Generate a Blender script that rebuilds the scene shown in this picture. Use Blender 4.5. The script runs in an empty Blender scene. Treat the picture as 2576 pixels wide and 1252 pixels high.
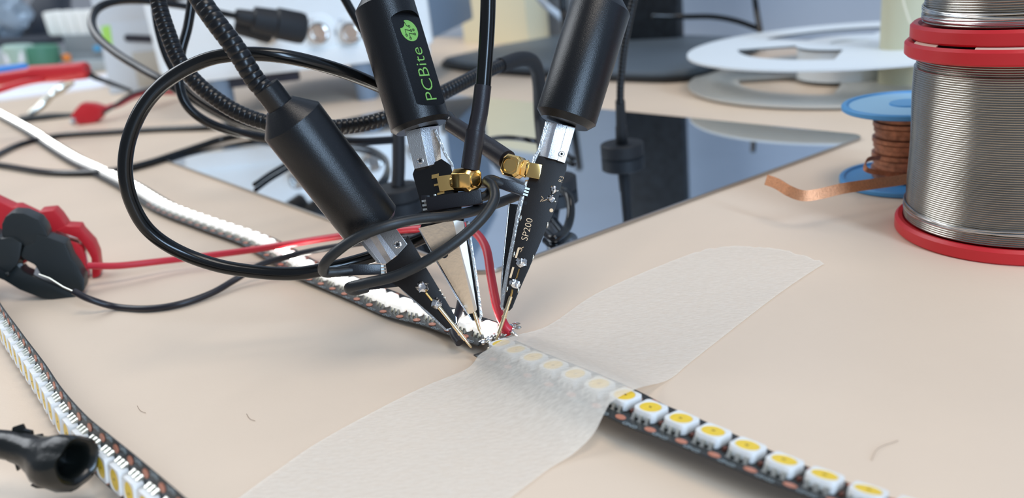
import bpy, bmesh, math, random
from mathutils import Vector, Matrix, noise
random.seed(7)
S = 0.01                      # everything below is written in centimetres, Blender gets metres
sc = bpy.context.scene
COL = sc.collection
# ------------------------------------------------------------------ camera, world, lights, exposure
W, H, F = 2576.0, 1252.0, 2050.0
PITCH, ROLL, CH = math.radians(20), math.radians(-6.6), 9.2
FW = Vector((0, math.cos(PITCH), -math.sin(PITCH)))
UP0 = Vector((0, math.sin(PITCH), math.cos(PITCH)))
RT = Vector((1, 0, 0)) * math.cos(ROLL) + UP0 * math.sin(ROLL)
UPV = UP0 * math.cos(ROLL) - Vector((1, 0, 0)) * math.sin(ROLL)
EYE = Vector((0, 0, CH))
cd = bpy.data.cameras.new('camera'); cam = bpy.data.objects.new('camera', cd); COL.objects.link(cam)
cd.sensor_width = 36; cd.lens = 36 * F / W; cd.clip_start = 0.01; cd.clip_end = 20
cd.dof.use_dof = True; cd.dof.focus_distance = 20.4 * S; cd.dof.aperture_fstop = 13.0
m3 = Matrix((RT, UPV, -FW)).transposed()
cam.matrix_world = Matrix.Translation(EYE * S) @ m3.to_4x4()
sc.camera = cam
sc.view_settings.view_transform = 'Standard'; sc.view_settings.look = 'None'
sc.view_settings.exposure = 0.0; sc.view_settings.gamma = 1; sc.view_settings.use_curve_mapping = False
wd = bpy.data.worlds.new('room_light'); sc.world = wd; wd.use_nodes = True
wd.node_tree.nodes['Background'].inputs[0].default_value = (0.72, 0.82, 1.0, 1)
wd.node_tree.nodes['Background'].inputs[1].default_value = 0.30
def area(name, loc, target, sx, sy, power, color):
    l = bpy.data.lights.new(name, 'AREA'); l.shape = 'RECTANGLE'; l.size = sx; l.size_y = sy
    l.energy = power; l.color = color
    o = bpy.data.objects.new(name, l); COL.objects.link(o); o.location = loc
    o.rotation_euler = (Vector(target) - Vector(loc)).to_track_quat('-Z', 'Y').to_euler()
    return o
area('window_daylight', (-1.3, 1.0, 1.3), (0, 0.25, 0), 1.3, 1.0, 20, (0.90, 0.95, 1.0))
area('ceiling_lamp', (0.5, 0.0, 1.9), (0.05, 0.3, 0), 1.2, 0.6, 17, (1.0, 0.93, 0.86))
area('rear_window', (0.8, -1.3, 0.85), (0.0, 0.4, 0.05), 0.30, 1.2, 27, (0.52, 0.73, 1.0))

# ------------------------------------------------------------------ coordinates
def ray(x, y): return FW + RT * ((x - W / 2) / F) - UPV * ((y - H / 2) / F)
def P(x, y, z=0.0):                      # the point of the horizontal plane at height z seen at (x, y)
    r = ray(x, y); return EYE + r * ((CH - z) / -r.z)
def D(x, y, d): return EYE + ray(x, y) * d   # the point at a given distance along the view axis
def dep(p): return (Vector(p) - EYE).dot(FW)
def PD(x, y, z=0.0): return dep(P(x, y, z))
def lerp(a, b, t): return a + (b - a) * t

# ------------------------------------------------------------------ materials
def lin(c):
    c = c / 255.0
    return c / 12.92 if c <= 0.04045 else ((c + 0.055) / 1.055) ** 2.4
def rgb(r, g, b): return (lin(r), lin(g), lin(b), 1)
def mat(name, col, rough=0.5, metal=0.0, var=0.0, vscale=200.0, bump=0.0, bscale=600.0, coat=0.0,
        alpha=1.0, emit=0.0, ecol=None, trans=0.0, sss=0.0, spec=0.5, col2=None):
    m = bpy.data.materials.new(name); m.use_nodes = True
    nt = m.node_tree; b = nt.nodes['Principled BSDF']
    b.inputs['Base Color'].default_value = col
    b.inputs['Roughness'].default_value = rough; b.inputs['Metallic'].default_value = metal
    b.inputs['Coat Weight'].default_value = coat; b.inputs['Alpha'].default_value = alpha
    b.inputs['Transmission Weight'].default_value = trans
    b.inputs['Specular IOR Level'].default_value = spec
    if sss:
        b.inputs['Subsurface Weight'].default_value = sss
        b.inputs['Subsurface Radius'].default_value = (0.003, 0.003, 0.003)
    if emit:
        b.inputs['Emission Color'].default_value = ecol or col
        b.inputs['Emission Strength'].default_value = emit
    tc = nt.nodes.new('ShaderNodeTexCoord')
    if var or col2:
        n = nt.nodes.new('ShaderNodeTexNoise'); n.inputs['Scale'].default_value = vscale
        n.inputs['Detail'].default_value = 4
        nt.links.new(tc.outputs['Object'], n.inputs['Vector'])
        r = nt.nodes.new('ShaderNodeValToRGB')
        r.color_ramp.elements[0].position = 0.3; r.color_ramp.elements[1].position = 0.7
        c2 = col2 or tuple(min(1, c * (1 + var)) for c in col[:3]) + (1,)
        c1 = col if col2 else tuple(c * (1 - var) for c in col[:3]) + (1,)
        r.color_ramp.elements[0].color = c1; r.color_ramp.elements[1].color = c2
        nt.links.new(n.outputs['Fac'], r.inputs['Fac']); nt.links.new(r.outputs['Color'], b.inputs['Base Color'])
    if bump:
        n2 = nt.nodes.new('ShaderNodeTexNoise'); n2.inputs['Scale'].default_value = bscale
        n2.inputs['Detail'].default_value = 3
        nt.links.new(tc.outputs['Object'], n2.inputs['Vector'])
        bp = nt.nodes.new('ShaderNodeBump'); bp.inputs['Strength'].default_value = bump
        bp.inputs['Distance'].default_value = 0.0003
        nt.links.new(n2.outputs['Fac'], bp.inputs['Height']); nt.links.new(bp.outputs['Normal'], b.inputs['Normal'])
    return m
M = {}
M['bench'] = mat('pale_laminate', rgb(228, 205, 180), 0.45, var=0.035, vscale=18, bump=0.12, bscale=900)
M['wall'] = mat('painted_wall', rgb(176, 190, 208), 0.9, var=0.03, vscale=6, bump=0.1, bscale=300)
M['mirror'] = mat('polished_steel', (0.80, 0.86, 0.92, 1), 0.03, 1.0, var=0.02, vscale=40)
M['steel_edge'] = mat('cut_steel', (0.45, 0.43, 0.40, 1), 0.35, 1.0)
M['holder'] = mat('black_anodised', rgb(9, 11, 14), 0.31, bump=0.18, bscale=5000, spec=0.5)
M['goose'] = mat('black_ribbed_plastic', rgb(14, 15, 17), 0.3, spec=0.42)
M['cable'] = mat('black_cable_jacket', rgb(12, 13, 13), 0.2, spec=0.45)
M['lead'] = mat('soft_black_rubber', rgb(29, 32, 34), 0.42, bump=0.1, bscale=3000)
M['shrink'] = mat('heat_shrink', rgb(30, 27, 32), 0.4, bump=0.15, bscale=4000)
M['blk'] = mat('black_plastic', rgb(19, 17, 21), 0.3, bump=0.08, bscale=4000)
M['pcb'] = mat('black_solder_mask', rgb(26, 21, 18), 0.45, bump=0.08, bscale=6000, spec=0.3)
M['pcb_gloss'] = mat('glossy_black_solder_mask', rgb(12, 11, 11), 0.12)
M['rawpcb'] = mat('strip_solder_mask', rgb(40, 42, 42), 0.42, var=0.25, vscale=900)
M['alu'] = mat('machined_aluminium', (0.46, 0.43, 0.40, 1), 0.32, 1.0, bump=0.15, bscale=4000)
M['alu_lt'] = mat('bright_aluminium', (0.88, 0.89, 0.92, 1), 0.3, 1.0, bump=0.2, bscale=5000)
M['edge_metal'] = mat('plated_edge', (0.72, 0.71, 0.68, 1), 0.3, 1.0, bump=0.5, bscale=1500)
M['gold'] = mat('gold_plating', (0.95, 0.62, 0.22, 1), 0.16, 1.0)
M['needle'] = mat('pale_gold_pin', (1.0, 0.80, 0.50, 1), 0.24, 1.0)
M['goldflat'] = mat('gold_print', (0.86, 0.60, 0.36, 1), 0.45, 0.4)
M['solder'] = mat('solder', (0.86, 0.86, 0.86, 1), 0.16, 1.0, bump=0.5, bscale=900)
M['spring'] = mat('bench_tinted_plate', (1.0, 0.87, 0.70, 1), 0.22, 1.0, bump=0.06, bscale=900)  # warm tint paints the bench's reflection into plain polished steel
M['spring_lt'] = mat('brushed_contact_rim', (0.90, 0.82, 0.72, 1), 0.3, 1.0)
M['dark'] = mat('dark_opening', rgb(8, 8, 8), 0.7)
M['green'] = mat('green_print', rgb(126, 184, 92), 0.55)
M['ledbody'] = mat('white_led_package', rgb(236, 236, 232), 0.4, sss=0.2)
M['ledlit'] = mat('glowing_led_package', rgb(240, 240, 236), 0.4, emit=0.6, ecol=(1, 0.97, 0.9, 1))
M['phos'] = mat('yellow_phosphor', rgb(246, 208, 62), 0.35, var=0.06, vscale=900)
M['phoslit'] = mat('lit_phosphor', rgb(255, 250, 240), 0.4, emit=20.0, ecol=(1, 0.97, 0.88, 1))
M['pin'] = mat('tinned_pin', (0.66, 0.66, 0.60, 1), 0.3, 1.0)
M['copper'] = mat('copper_pad', rgb(200, 128, 100), 0.4, 0.25)
M['silk'] = mat('silk_print', rgb(165, 178, 180), 0.6)
M['cap'] = mat('ceramic_brown', rgb(120, 72, 58), 0.5)
M['red_wire'] = mat('red_silicone', rgb(206, 48, 62), 0.38)
M['black_wire'] = mat('black_silicone', rgb(32, 30, 36), 0.4)
M['red_clip'] = mat('red_vinyl', rgb(196, 36, 44), 0.42, bump=0.1, bscale=1200)
M['black_clip'] = mat('black_vinyl', rgb(34, 38, 38), 0.42, bump=0.15, bscale=1200)
M['red_flange'] = mat('red_spool_plastic', rgb(204, 34, 42), 0.38, bump=0.06, bscale=800)
M['paperrim'] = mat('torn_paper_label', rgb(226, 190, 170), 0.7)
M['tin'] = mat('solder_wire', (0.36, 0.335, 0.295, 1), 0.2, 1.0, var=0.08, vscale=120)
M['tin2'] = mat('solder_wire_loose', (0.60, 0.60, 0.58, 1), 0.22, 1.0)
M['blue'] = mat('blue_spool_plastic', rgb(78, 150, 205), 0.42, bump=0.1, bscale=700)
M['bluelt'] = mat('pale_blue_label', rgb(140, 185, 215), 0.5)
M['wick'] = mat('copper_braid', (0.70, 0.32, 0.16, 1), 0.4, 0.6, var=0.12, vscale=1500, bump=0.4, bscale=2600)
M['wick2'] = mat('coiled_copper_braid', (0.42, 0.17, 0.09, 1), 0.4, 0.6, var=0.3, vscale=500, bump=0.6, bscale=1800)
M['reel'] = mat('white_reel', rgb(226, 232, 234), 0.5, sss=0.1)
M['reel2'] = mat('clear_reel_rim', rgb(222, 218, 208), 0.35, alpha=0.78)
M['cream'] = mat('cream_wax_plastic', rgb(206, 202, 172), 0.55, sss=0.15)
M['creamwire'] = mat('pale_filament', rgb(236, 230, 206), 0.4)
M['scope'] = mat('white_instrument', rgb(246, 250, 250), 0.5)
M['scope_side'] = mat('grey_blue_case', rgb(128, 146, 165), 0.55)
M['scope_lt'] = mat('light_grey_case', rgb(214, 224, 232), 0.5)
M['putty'] = mat('putty_case', rgb(198, 198, 190), 0.5)
M['nickel'] = mat('nickel', (0.8, 0.77, 0.72, 1), 0.2, 1.0)
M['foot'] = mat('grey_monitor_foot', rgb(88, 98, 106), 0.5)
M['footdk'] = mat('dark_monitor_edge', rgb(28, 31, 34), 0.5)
M['stand'] = mat('black_monitor_column', rgb(14, 17, 20), 0.55, col2=rgb(38, 42, 46), vscale=160, bump=0.5, bscale=160)
M['rubber'] = mat('matt_black_rubber', rgb(20, 22, 26), 0.6)
M['lime'] = mat('lime_sticker', rgb(178, 236, 110), 0.6)
M['paper'] = mat('white_paper', rgb(240, 242, 248), 0.85)
M['slot'] = mat('dark_slot', rgb(44, 46, 60), 0.6)
M['tray'] = mat('ribbed_white_plastic', rgb(250, 250, 244), 0.5)
M['greybox'] = mat('grey_plastic', rgb(140, 146, 148), 0.6)
M['clear'] = mat('clear_plastic', rgb(206, 218, 222), 0.25, alpha=0.75)
M['greenplastic'] = mat('green_plastic', rgb(74, 132, 108), 0.5)
M['palegreen'] = mat('pale_green_plastic', rgb(168, 196, 184), 0.5)
M['orange'] = mat('orange_plastic', rgb(236, 140, 60), 0.5)
M['blueplastic'] = mat('blue_plastic', rgb(48, 130, 210), 0.45)
M['sky'] = mat('sky_blue_plastic', rgb(80, 170, 220), 0.5)
M['darkbag'] = mat('dark_packaging', rgb(36, 44, 56), 0.4)
M['bag'] = mat('crumpled_clear_bag', rgb(168, 184, 198), 0.18, alpha=0.8, bump=1.0, bscale=90)
M['beige'] = mat('beige_card', rgb(240, 230, 196), 0.7)
M['tan'] = mat('tan_card', rgb(190, 160, 134), 0.7)
M['chrome'] = mat('chrome', (0.9, 0.88, 0.84, 1), 0.12, 1.0)
M['clipsteel'] = mat('dull_clip_steel', (0.5, 0.47, 0.4, 1), 0.22, 1.0, bump=1.0, bscale=120)
M['scrap'] = mat('melted_black_rubber', rgb(18, 21, 19), 0.26, bump=0.6, bscale=260)
M['fluff'] = mat('dust_fibre', rgb(172, 148, 126), 0.9)
def tape_mat():
    m = bpy.data.materials.new('translucent_paper_tape'); m.use_nodes = True; nt = m.node_tree
    for n in list(nt.nodes): nt.nodes.remove(n)
    out = nt.nodes.new('ShaderNodeOutputMaterial'); tc = nt.nodes.new('ShaderNodeTexCoord')
    mp = nt.nodes.new('ShaderNodeMapping'); mp.inputs['Scale'].default_value = (250, 900, 500)
    mp.inputs['Rotation'].default_value = (0, 0, 0.75)
    n = nt.nodes.new('ShaderNodeTexNoise'); n.inputs['Scale'].default_value = 2.0; n.inputs['Detail'].default_value = 6
    nt.links.new(tc.outputs['Object'], mp.inputs['Vector']); nt.links.new(mp.outputs['Vector'], n.inputs['Vector'])
    dif = nt.nodes.new('ShaderNodeBsdfDiffuse'); dif.inputs[0].default_value = rgb(252, 244, 230)
    tl = nt.nodes.new('ShaderNodeBsdfTranslucent'); tl.inputs[0].default_value = rgb(244, 240, 230)
    gl = nt.nodes.new('ShaderNodeBsdfGlossy'); gl.inputs[0].default_value = (1, 1, 1, 1); gl.inputs['Roughness'].default_value = 0.45
    tr = nt.nodes.new('ShaderNodeBsdfTransparent')
    a = nt.nodes.new('ShaderNodeMixShader'); a.inputs[0].default_value = 0.22
    nt.links.new(dif.outputs[0], a.inputs[1]); nt.links.new(tl.outputs[0], a.inputs[2])
    g = nt.nodes.new('ShaderNodeMixShader'); g.inputs[0].default_value = 0.05
    nt.links.new(a.outputs[0], g.inputs[1]); nt.links.new(gl.outputs[0], g.inputs[2])
    mr = nt.nodes.new('ShaderNodeMapRange'); mr.inputs['From Min'].default_value = 0.3; mr.inputs['From Max'].default_value = 0.7
    mr.inputs['To Min'].default_value = 0.26; mr.inputs['To Max'].default_value = 0.42
    nt.links.new(n.outputs['Fac'], mr.inputs['Value'])
    x = nt.nodes.new('ShaderNodeMixShader')
    nt.links.new(mr.outputs[0], x.inputs[0]); nt.links.new(g.outputs[0], x.inputs[1]); nt.links.new(tr.outputs[0], x.inputs[2])
    bp = nt.nodes.new('ShaderNodeBump'); bp.inputs['Strength'].default_value = 0.3; bp.inputs['Distance'].default_value = 0.0003
    nt.links.new(n.outputs['Fac'], bp.inputs['Height'])
    for s in (dif, tl, gl): nt.links.new(bp.outputs['Normal'], s.inputs['Normal'])
    nt.links.new(x.outputs[0], out.inputs['Surface'])
    return m
M['tape'] = tape_mat()

# ------------------------------------------------------------------ objects
BASE = {}
def thing(name, label, cat, base, group=None):
    o = bpy.data.objects.new(name, None); COL.objects.link(o)
    o.empty_display_size = 0.005
    o.location = Vector(base) * S; BASE[o.name] = Vector(base)
    o['label'] = label; o['category'] = cat
    if group: o['group'] = group
    return o
def root_base(o):
    while o.parent: o = o.parent
    return BASE[o.name]
def finish(me, ang=35):
    for p in me.polygons: p.use_smooth = True
    try: me.set_sharp_from_angle(angle=math.radians(ang))
    except Exception: pass
class B:
    def __init__(self): self.v = []; self.f = []
    def add(self, vs, fs):
        k = len(self.v); self.v += [Vector(v) for v in vs]; self.f += [tuple(i + k for i in f) for f in fs]; return self
    def rings(self, rs, cap0=True, cap1=True, closed=False):
        n = len(rs[0]); k = len(self.v)
        for r in rs: self.v += [Vector(p) for p in r]
        m = len(rs)
        for i in range(m if closed else m - 1):
            a = k + i * n; b = k + ((i + 1) % m) * n
            for j in range(n): self.f.append((a + j, a + (j + 1) % n, b + (j + 1) % n, b + j))
        if not closed:
            if cap0: self.f.append(tuple(k + j for j in range(n))[::-1])
            if cap1: self.f.append(tuple(k + (m - 1) * n + j for j in range(n)))
        return self
    def box(self, c, ax, ay, az):          # centre and three half vectors
        c = Vector(c); ax = Vector(ax); ay = Vector(ay); az = Vector(az)
        q = [(-1, -1), (1, -1), (1, 1), (-1, 1)]
        return self.rings([[c - az + ax * i + ay * j for i, j in q], [c + az + ax * i + ay * j for i, j in q]])
    def prism(self, poly, vec, poly2=None):
        a = [Vector(p) for p in poly]; b = [Vector(p) + Vector(vec) for p in (poly2 or poly)]
        return self.rings([a, b])
    def tube(self, path, r, n=14, cap=True, flat=1.0):
        path = [Vector(p) for p in path]; m = len(path)
        rr = r if isinstance(r, (list, tuple)) else [r] * m
        t0 = (path[1] - path[0]).normalized()
        u = t0.orthogonal().normalized(); rs = []
        for i in range(m):
            t = (path[min(i + 1, m - 1)] - path[max(i - 1, 0)])
            t = t.normalized() if t.length > 1e-9 else t0
            u = (u - t * u.dot(t)).normalized(); w = t.cross(u)
            rs.append([path[i] + (u * math.cos(a) + w * math.sin(a) * flat) * rr[i] for a in [2 * math.pi * k / n for k in range(n)]])
        return self.rings(rs, cap, cap)
    def lathe(self, o, ax, prof, n=48, cap=True):     # prof: (distance along the axis, radius)
        o = Vector(o); ax = Vector(ax).normalized(); u = ax.orthogonal().normalized(); w = ax.cross(u)
        rs = [[o + ax * t + (u * math.cos(a) + w * math.sin(a)) * max(r, 1e-4) for a in [2 * math.pi * k / n for k in range(n)]] for t, r in prof]
        return self.rings(rs, cap, cap)
    def blob(self, c, r, ax=None, n=10, m=7, jit=0.12, seed=0):
        c = Vector(c); rx, ry, rz = r if isinstance(r, (tuple, list)) else (r, r, r)
        fx, fy, fz = ax or (Vector((1, 0, 0)), Vector((0, 1, 0)), Vector((0, 0, 1)))
        rs = []
        for i in range(m + 1):
            ph = math.pi * (0.02 + 0.96 * i / m); ring = []
            for j in range(n):
                a = 2 * math.pi * j / n
                d = Vector((math.sin(ph) * math.cos(a), math.sin(ph) * math.sin(a), math.cos(ph)))
                k = 1 + jit * noise.noise(d * 1.7 + Vector((seed, 0, 0)))* 2
                ring.append(c + (fx * d.x * rx + fy * d.y * ry + fz * d.z * rz) * k)
            rs.append(ring)
        return self.rings(rs)
def mesh(b, base, name, bevel=0.0, ang=35):
    me = bpy.data.meshes.new(name)
    me.from_pydata([tuple((v - base) * S) for v in b.v], [], b.f); me.update()
    bm = bmesh.new(); bm.from_mesh(me)
    bmesh.ops.recalc_face_normals(bm, faces=bm.faces)
    if bevel:
        es = [e for e in bm.edges if len(e.link_faces) == 2 and e.calc_face_angle(0) > math.radians(30)]
        bmesh.ops.bevel(bm, geom=es, offset=bevel * S, segments=2, affect='EDGES', profile=0.6, clamp_overlap=True)
    bm.to_mesh(me); bm.free(); finish(me, ang)
    return me
def part(name, b, m, parent, bevel=0.0, label=None, ang=35, stuff=False):
    me = mesh(b, root_base(parent), name, bevel, ang); me.materials.append(m)
    o = bpy.data.objects.new(name, me); COL.objects.link(o); o.parent = parent
    if label: o['label'] = label
    if stuff: o['kind'] = 'stuff'
    return o
def single(name, b, m, label, cat, base=None, group=None, bevel=0.0, ang=35):
    if base is None:
        lo = min(b.v, key=lambda v: v.z); base = Vector(lo)
    me = mesh(b, Vector(base), name, bevel, ang); me.materials.append(m)
    o = bpy.data.objects.new(name, me); COL.objects.link(o); o.location = Vector(base) * S
    BASE[o.name] = Vector(base)
    o['label'] = label; o['category'] = cat
    if group: o['group'] = group
    return o
def smooth_path(pts, k=8):
    pts = [Vector(p) for p in pts]
    if len(pts) < 3: return pts
    q = [pts[0] * 2 - pts[1]] + pts + [pts[-1] * 2 - pts[-2]]; out = []
    for i in range(1, len(q) - 2):
        a, b, c, d = q[i - 1:i + 3]
        for j in range(k):
            t = j / k
            out.append(0.5 * ((2 * b) + (c - a) * t + (2 * a - 5 * b + 4 * c - d) * t * t + (3 * b - a - 3 * c + d) * t ** 3))
    out.append(pts[-1]); return out
def Dp(l): return [D(*q) for q in l]
def disc(c, n, r, th, seg=24, b=None):
    b = b or B(); n = Vector(n).normalized(); return b.lathe(Vector(c), n, [(0, r * 0.94), (th * 0.25, r), (th, r)], seg)
TXT = {}
def text_obj(s, size, o, right, up, m, parent, extrude=0.002, name='lettering', align='LEFT'):
    key = (s, align)
    if key not in TXT:
        cu = bpy.data.curves.new('lettering', 'FONT'); cu.body = s; cu.size = 1.0; cu.extrude = 0.01; cu.align_x = align
        cu.resolution_u = 3; cu.offset = -0.012
        to = bpy.data.objects.new('lettering', cu); COL.objects.link(to)
        bpy.context.view_layer.update()
        me = bpy.data.meshes.new_from_object(to.evaluated_get(bpy.context.evaluated_depsgraph_get()))
        bpy.data.objects.remove(to); bpy.data.curves.remove(cu); TXT[key] = me
    me = TXT[key]
    if not me.materials or me.materials[0] is None or me.materials[0] != m:
        if len(me.materials): me = me.copy()
        me.materials.clear(); me.materials.append(m); TXT[key] = me
    t = bpy.data.objects.new(name, me); COL.objects.link(t); t.parent = parent
    r = Vector(right).normalized(); u = Vector(up); u = (u - r * u.dot(r)).normalized(); n = r.cross(u)
    R = Matrix((r * size * S, u * size * S, n * size * S)).transposed().to_4x4()
    t.matrix_local = Matrix.Translation((Vector(o) - root_base(parent)) * S) @ R
    return t

# ------------------------------------------------------------------ the setting
W0 = Vector((23.5, 67.9, 0)); WE = Vector((0.615, -0.788, 0)).normalized(); WI = Vector((-0.788, -0.615, 0)).normalized()
def bench():
    b = B(); a = W0 + WE * 95; c = W0 - WE * 150
    poly = [a, c, c + WI * 150, a + WI * 150]
    b.prism([p + Vector((0, 0, -2.5)) for p in poly], (0, 0, 2.5))
    o = single('workbench', b, M['bench'], 'pale beige laminate workbench top on which everything lies', 'table', base=(0, 30, -2.5), bevel=0.1)
    return o
bench()
b = B(); a = W0 + WE * 110 - WI * 0.3; c = W0 - WE * 170 - WI * 0.3
b.prism([a + Vector((0, 0, -75)), c + Vector((0, 0, -75)), c - WI * 8 + Vector((0, 0, -75)), a - WI * 8 + Vector((0, 0, -75))], (0, 0, 245))
me = mesh(b, Vector((0, 0, 0)), 'wall_back'); me.materials.append(M['wall'])
o = bpy.data.objects.new('wall_back', me); COL.objects.link(o); o['kind'] = 'structure'

# polished base plate (A4, rounded corners)
def rounded_rect(o, ex, ey, lx, ly, r, z, seg=8):
    pts = []
    for cx, cy, a0 in ((lx - r, ly - r, 0), (r, ly - r, 90), (r, r, 180), (lx - r, r, 270)):
        for k in range(seg + 1):
            a = math.radians(a0 + 90 * k / seg)
            pts.append(o + ex * (cx + r * math.cos(a)) + ey * (cy + r * math.sin(a)) + Vector((0, 0, z)))
    return pts
PA = P(1213, 690, 0.12); PB = P(2183, 340, 0.12); PDD = P(408, 400, 0.12)
PA.z = PB.z = PDD.z = 0
pex = (PB - PA).normalized(); pey = (PDD - PA); ply = pey.length; plx = (PB - PA).length
pey = pey.normalized()
t = thing('base_plate', 'mirror-polished steel base plate lying on the bench behind the LED strips', 'plate', PA + pex * plx / 2 + pey * ply / 2)
part('plate_edge', B().prism(rounded_rect(PA, pex, pey, plx, ply, 0.7, 0.0), (0, 0, 0.13)), M['steel_edge'], t, bevel=0.02)
part('mirror_face', B().prism(rounded_rect(PA + (pex + pey) * 0.04, pex, pey, plx - 0.08, ply - 0.08, 0.66, 0.131), (0, 0, 0.012)), M['mirror'], t)
PZ = 0.145
# ------------------------------------------------------------------ LED strips
def led_body_mesh(m):
    b = B(); h = 0.265; N = 32; ro = []; z1 = 0.21; z0 = 0.015
    for k in range(N):
        a = 2 * math.pi * k / N + math.pi / N; x, y = math.cos(a), math.sin(a); s = h / max(abs(x), abs(y))
        px, py = x * s, y * s
        if px + py < -0.44: q = (-0.44 - px - py) / 2; px += q; py += q
        ro.append((px, py))
    ri = [(0.222 * math.cos(2 * math.pi * k / N + math.pi / N), 0.222 * math.sin(2 * math.pi * k / N + math.pi / N)) for k in range(N)]
    rs = [[(x * 0.97, y * 0.97, z0) for x, y in ro], [(x, y, z0 + 0.05) for x, y in ro], [(x * 0.985, y * 0.985, z1 - 0.012) for x, y in ro],
          [(x * 0.955, y * 0.955, z1) for x, y in ro], [(x, y, z1) for x, y in ri], [(x * 0.9, y * 0.9, z1 - 0.03) for x, y in ri]]
    b.rings(rs); me = mesh(b, Vector((0, 0, 0)), 'led', ang=40); me.materials.append(m); return me
def phos_mesh(m):
    b = B(); b.lathe((0, 0, 0.18), (0, 0, 1), [(0, 0.2), (0.02, 0.212), (0.024, 0.12), (0.024, 0.0)], 24)
    me = mesh(b, Vector((0, 0, 0)), 'phosphor'); me.materials.append(m); return me
def pin_mesh():
    b = B(); b.rings([[(-0.04, 0.0, 0.0), (0.04, 0.0, 0.0), (0.04, 0.0, 0.12), (-0.04, 0.0, 0.12)],
                      [(-0.04, 0.04, 0.0), (0.04, 0.04, 0.0), (0.035, 0.04, 0.115), (-0.035, 0.04, 0.115)],
                      [(-0.055, 0.1, 0.0), (0.055, 0.1, 0.0), (0.03, 0.085, 0.035), (-0.03, 0.085, 0.035)]])
    me = mesh(b, Vector((0, 0, 0)), 'pin'); me.materials.append(M['pin']); return me
def oval_mesh(name, rx, ry, th, m):
    b = B(); b.rings([[(rx * math.cos(a), ry * math.sin(a), z) for a in [2 * math.pi * k / 16 for k in range(16)]] for z in (0, th)])
    me = mesh(b, Vector((0, 0, 0)), name); me.materials.append(m); return me
def chip_mesh(name, m):
    b = B(); b.box((0, 0, 0.03), (0.05, 0, 0), (0, 0.03, 0), (0, 0, 0.03)); me = mesh(b, Vector((0, 0, 0)), name); me.materials.append(m); return me
LM = {'body': led_body_mesh(M['ledbody']), 'bodylit': led_body_mesh(M['ledlit']), 'phos': phos_mesh(M['phos']), 'phoslit': phos_mesh(M['phoslit']),
      'pin': pin_mesh(), 'pad': oval_mesh('copper_pad', 0.12, 0.085, 0.018, M['copper']), 'cap': chip_mesh('capacitor', M['cap']),
      'chip': oval_mesh('led_die', 0.035, 0.02, 0.004, mat('led_die', rgb(120, 84, 20), 0.4))}
def resample(path, n, first=0.0, pitch=None):
    L = [0]
    for i in range(1, len(path)): L.append(L[-1] + (path[i] - path[i - 1]).length)
    out = []; s = first
    while s <= L[-1] + 1e-6 and len(out) < n:
        i = 1
        while i < len(L) - 1 and L[i] < s: i += 1
        t = (s - L[i - 1]) / max(1e-9, L[i] - L[i - 1]); out.append((path[i - 1].lerp(path[i], t), (path[i] - path[i - 1]).normalized(), s / L[-1])); s += pitch
    return out, L[-1]
def led_strip(label, pts, nrm, first, lit, near_count, trim_base, side=1, group=None, pads_to=30):
    """pts: centre line of the board; nrm(f): surface normal at fraction f; side: which way the labelled edge lies"""
    path = smooth_path(pts, 10)
    smp, L = resample(path, 4000, 0.0, 0.15)
    t = thing('led_strip', label, 'LED strip', trim_base, group)
    def frame(T, f):
        N = nrm(f); N = (N - T * N.dot(T)).normalized(); Wd = N.cross(T).normalized() * side; return T, Wd, N
    rs = []
    for p, T, f in smp:
        T, Wd, N = frame(T, f)
        rs.append([p - Wd * 0.6, p + Wd * 0.6, p + Wd * 0.6 + N * 0.035, p - Wd * 0.6 + N * 0.035])
    part('circuit_board', B().rings(rs), M['rawpcb'], t)
    leds, _ = resample(path, 400, first, 0.694)
    def put(me, name, parent, o, X, Y, Z, scale=1.0):
        ob = bpy.data.objects.new(name, me); COL.objects.link(ob); ob.parent = parent
        R = Matrix((X, Y, Z)).transposed().to_4x4()
        ob.matrix_local = Matrix.Translation(o * S) @ R; return ob
    for i, (p, T, f) in enumerate(leds):
        T, Wd, N = frame(T, f)
        X = T * side if False else T; Y = N.cross(X).normalized()      # right-handed frame
        on = lit
        o0 = p + N * 0.035 - trim_base
        jit = random.uniform(-0.03, 0.03); X2 = (X + Y * jit).normalized(); Y2 = N.cross(X2)
        lb = put(LM['bodylit' if on else 'body'], 'led', t, o0, X2, Y2, N)
        def child(me, name, loc, rz=0):
            ob = bpy.data.objects.new(name, me); COL.objects.link(ob); ob.parent = lb
            ob.location = Vector(loc) * S; ob.rotation_euler = (0, 0, rz); return ob
        child(LM['phoslit' if on else 'phos'], 'phosphor', (0, 0, 0))
        if i < near_count:
            if not on: child(LM['chip'], 'led_die', (random.uniform(-.02, .02), random.uniform(-.02, .02), 0.203), random.uniform(-.4, .4))
            for k in (-1, 0, 1):
                child(LM['pin'], 'pin', (k * 0.165, 0.25, 0))
                child(LM['pin'], 'pin', (k * 0.165, -0.25, 0), math.pi)
        if i < pads_to:
            g = p + T * 0.347 + N * 0.035 - trim_base
            put(LM['pad'], 'copper_pad', t, g - Wd * 0.45, X, Y, N)
            put(LM['pad'], 'copper_pad', t, g + Wd * 0.47, X, Y, N)
            put(LM['cap'], 'capacitor', t, g - Wd * 0.12, Y, -X, N)
            s = 'GND'
            r = T * (-1 if side > 0 else 1)
            text_obj(s, 0.15, p + N * 0.048 - Wd * 0.52 - r * 0.13, r, N.cross(r), M['silk'], t)
    return t, leds
nE = Vector((0.764, 0.645, 0)); tE = Vector((-0.645, 0.764, 0))
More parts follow.
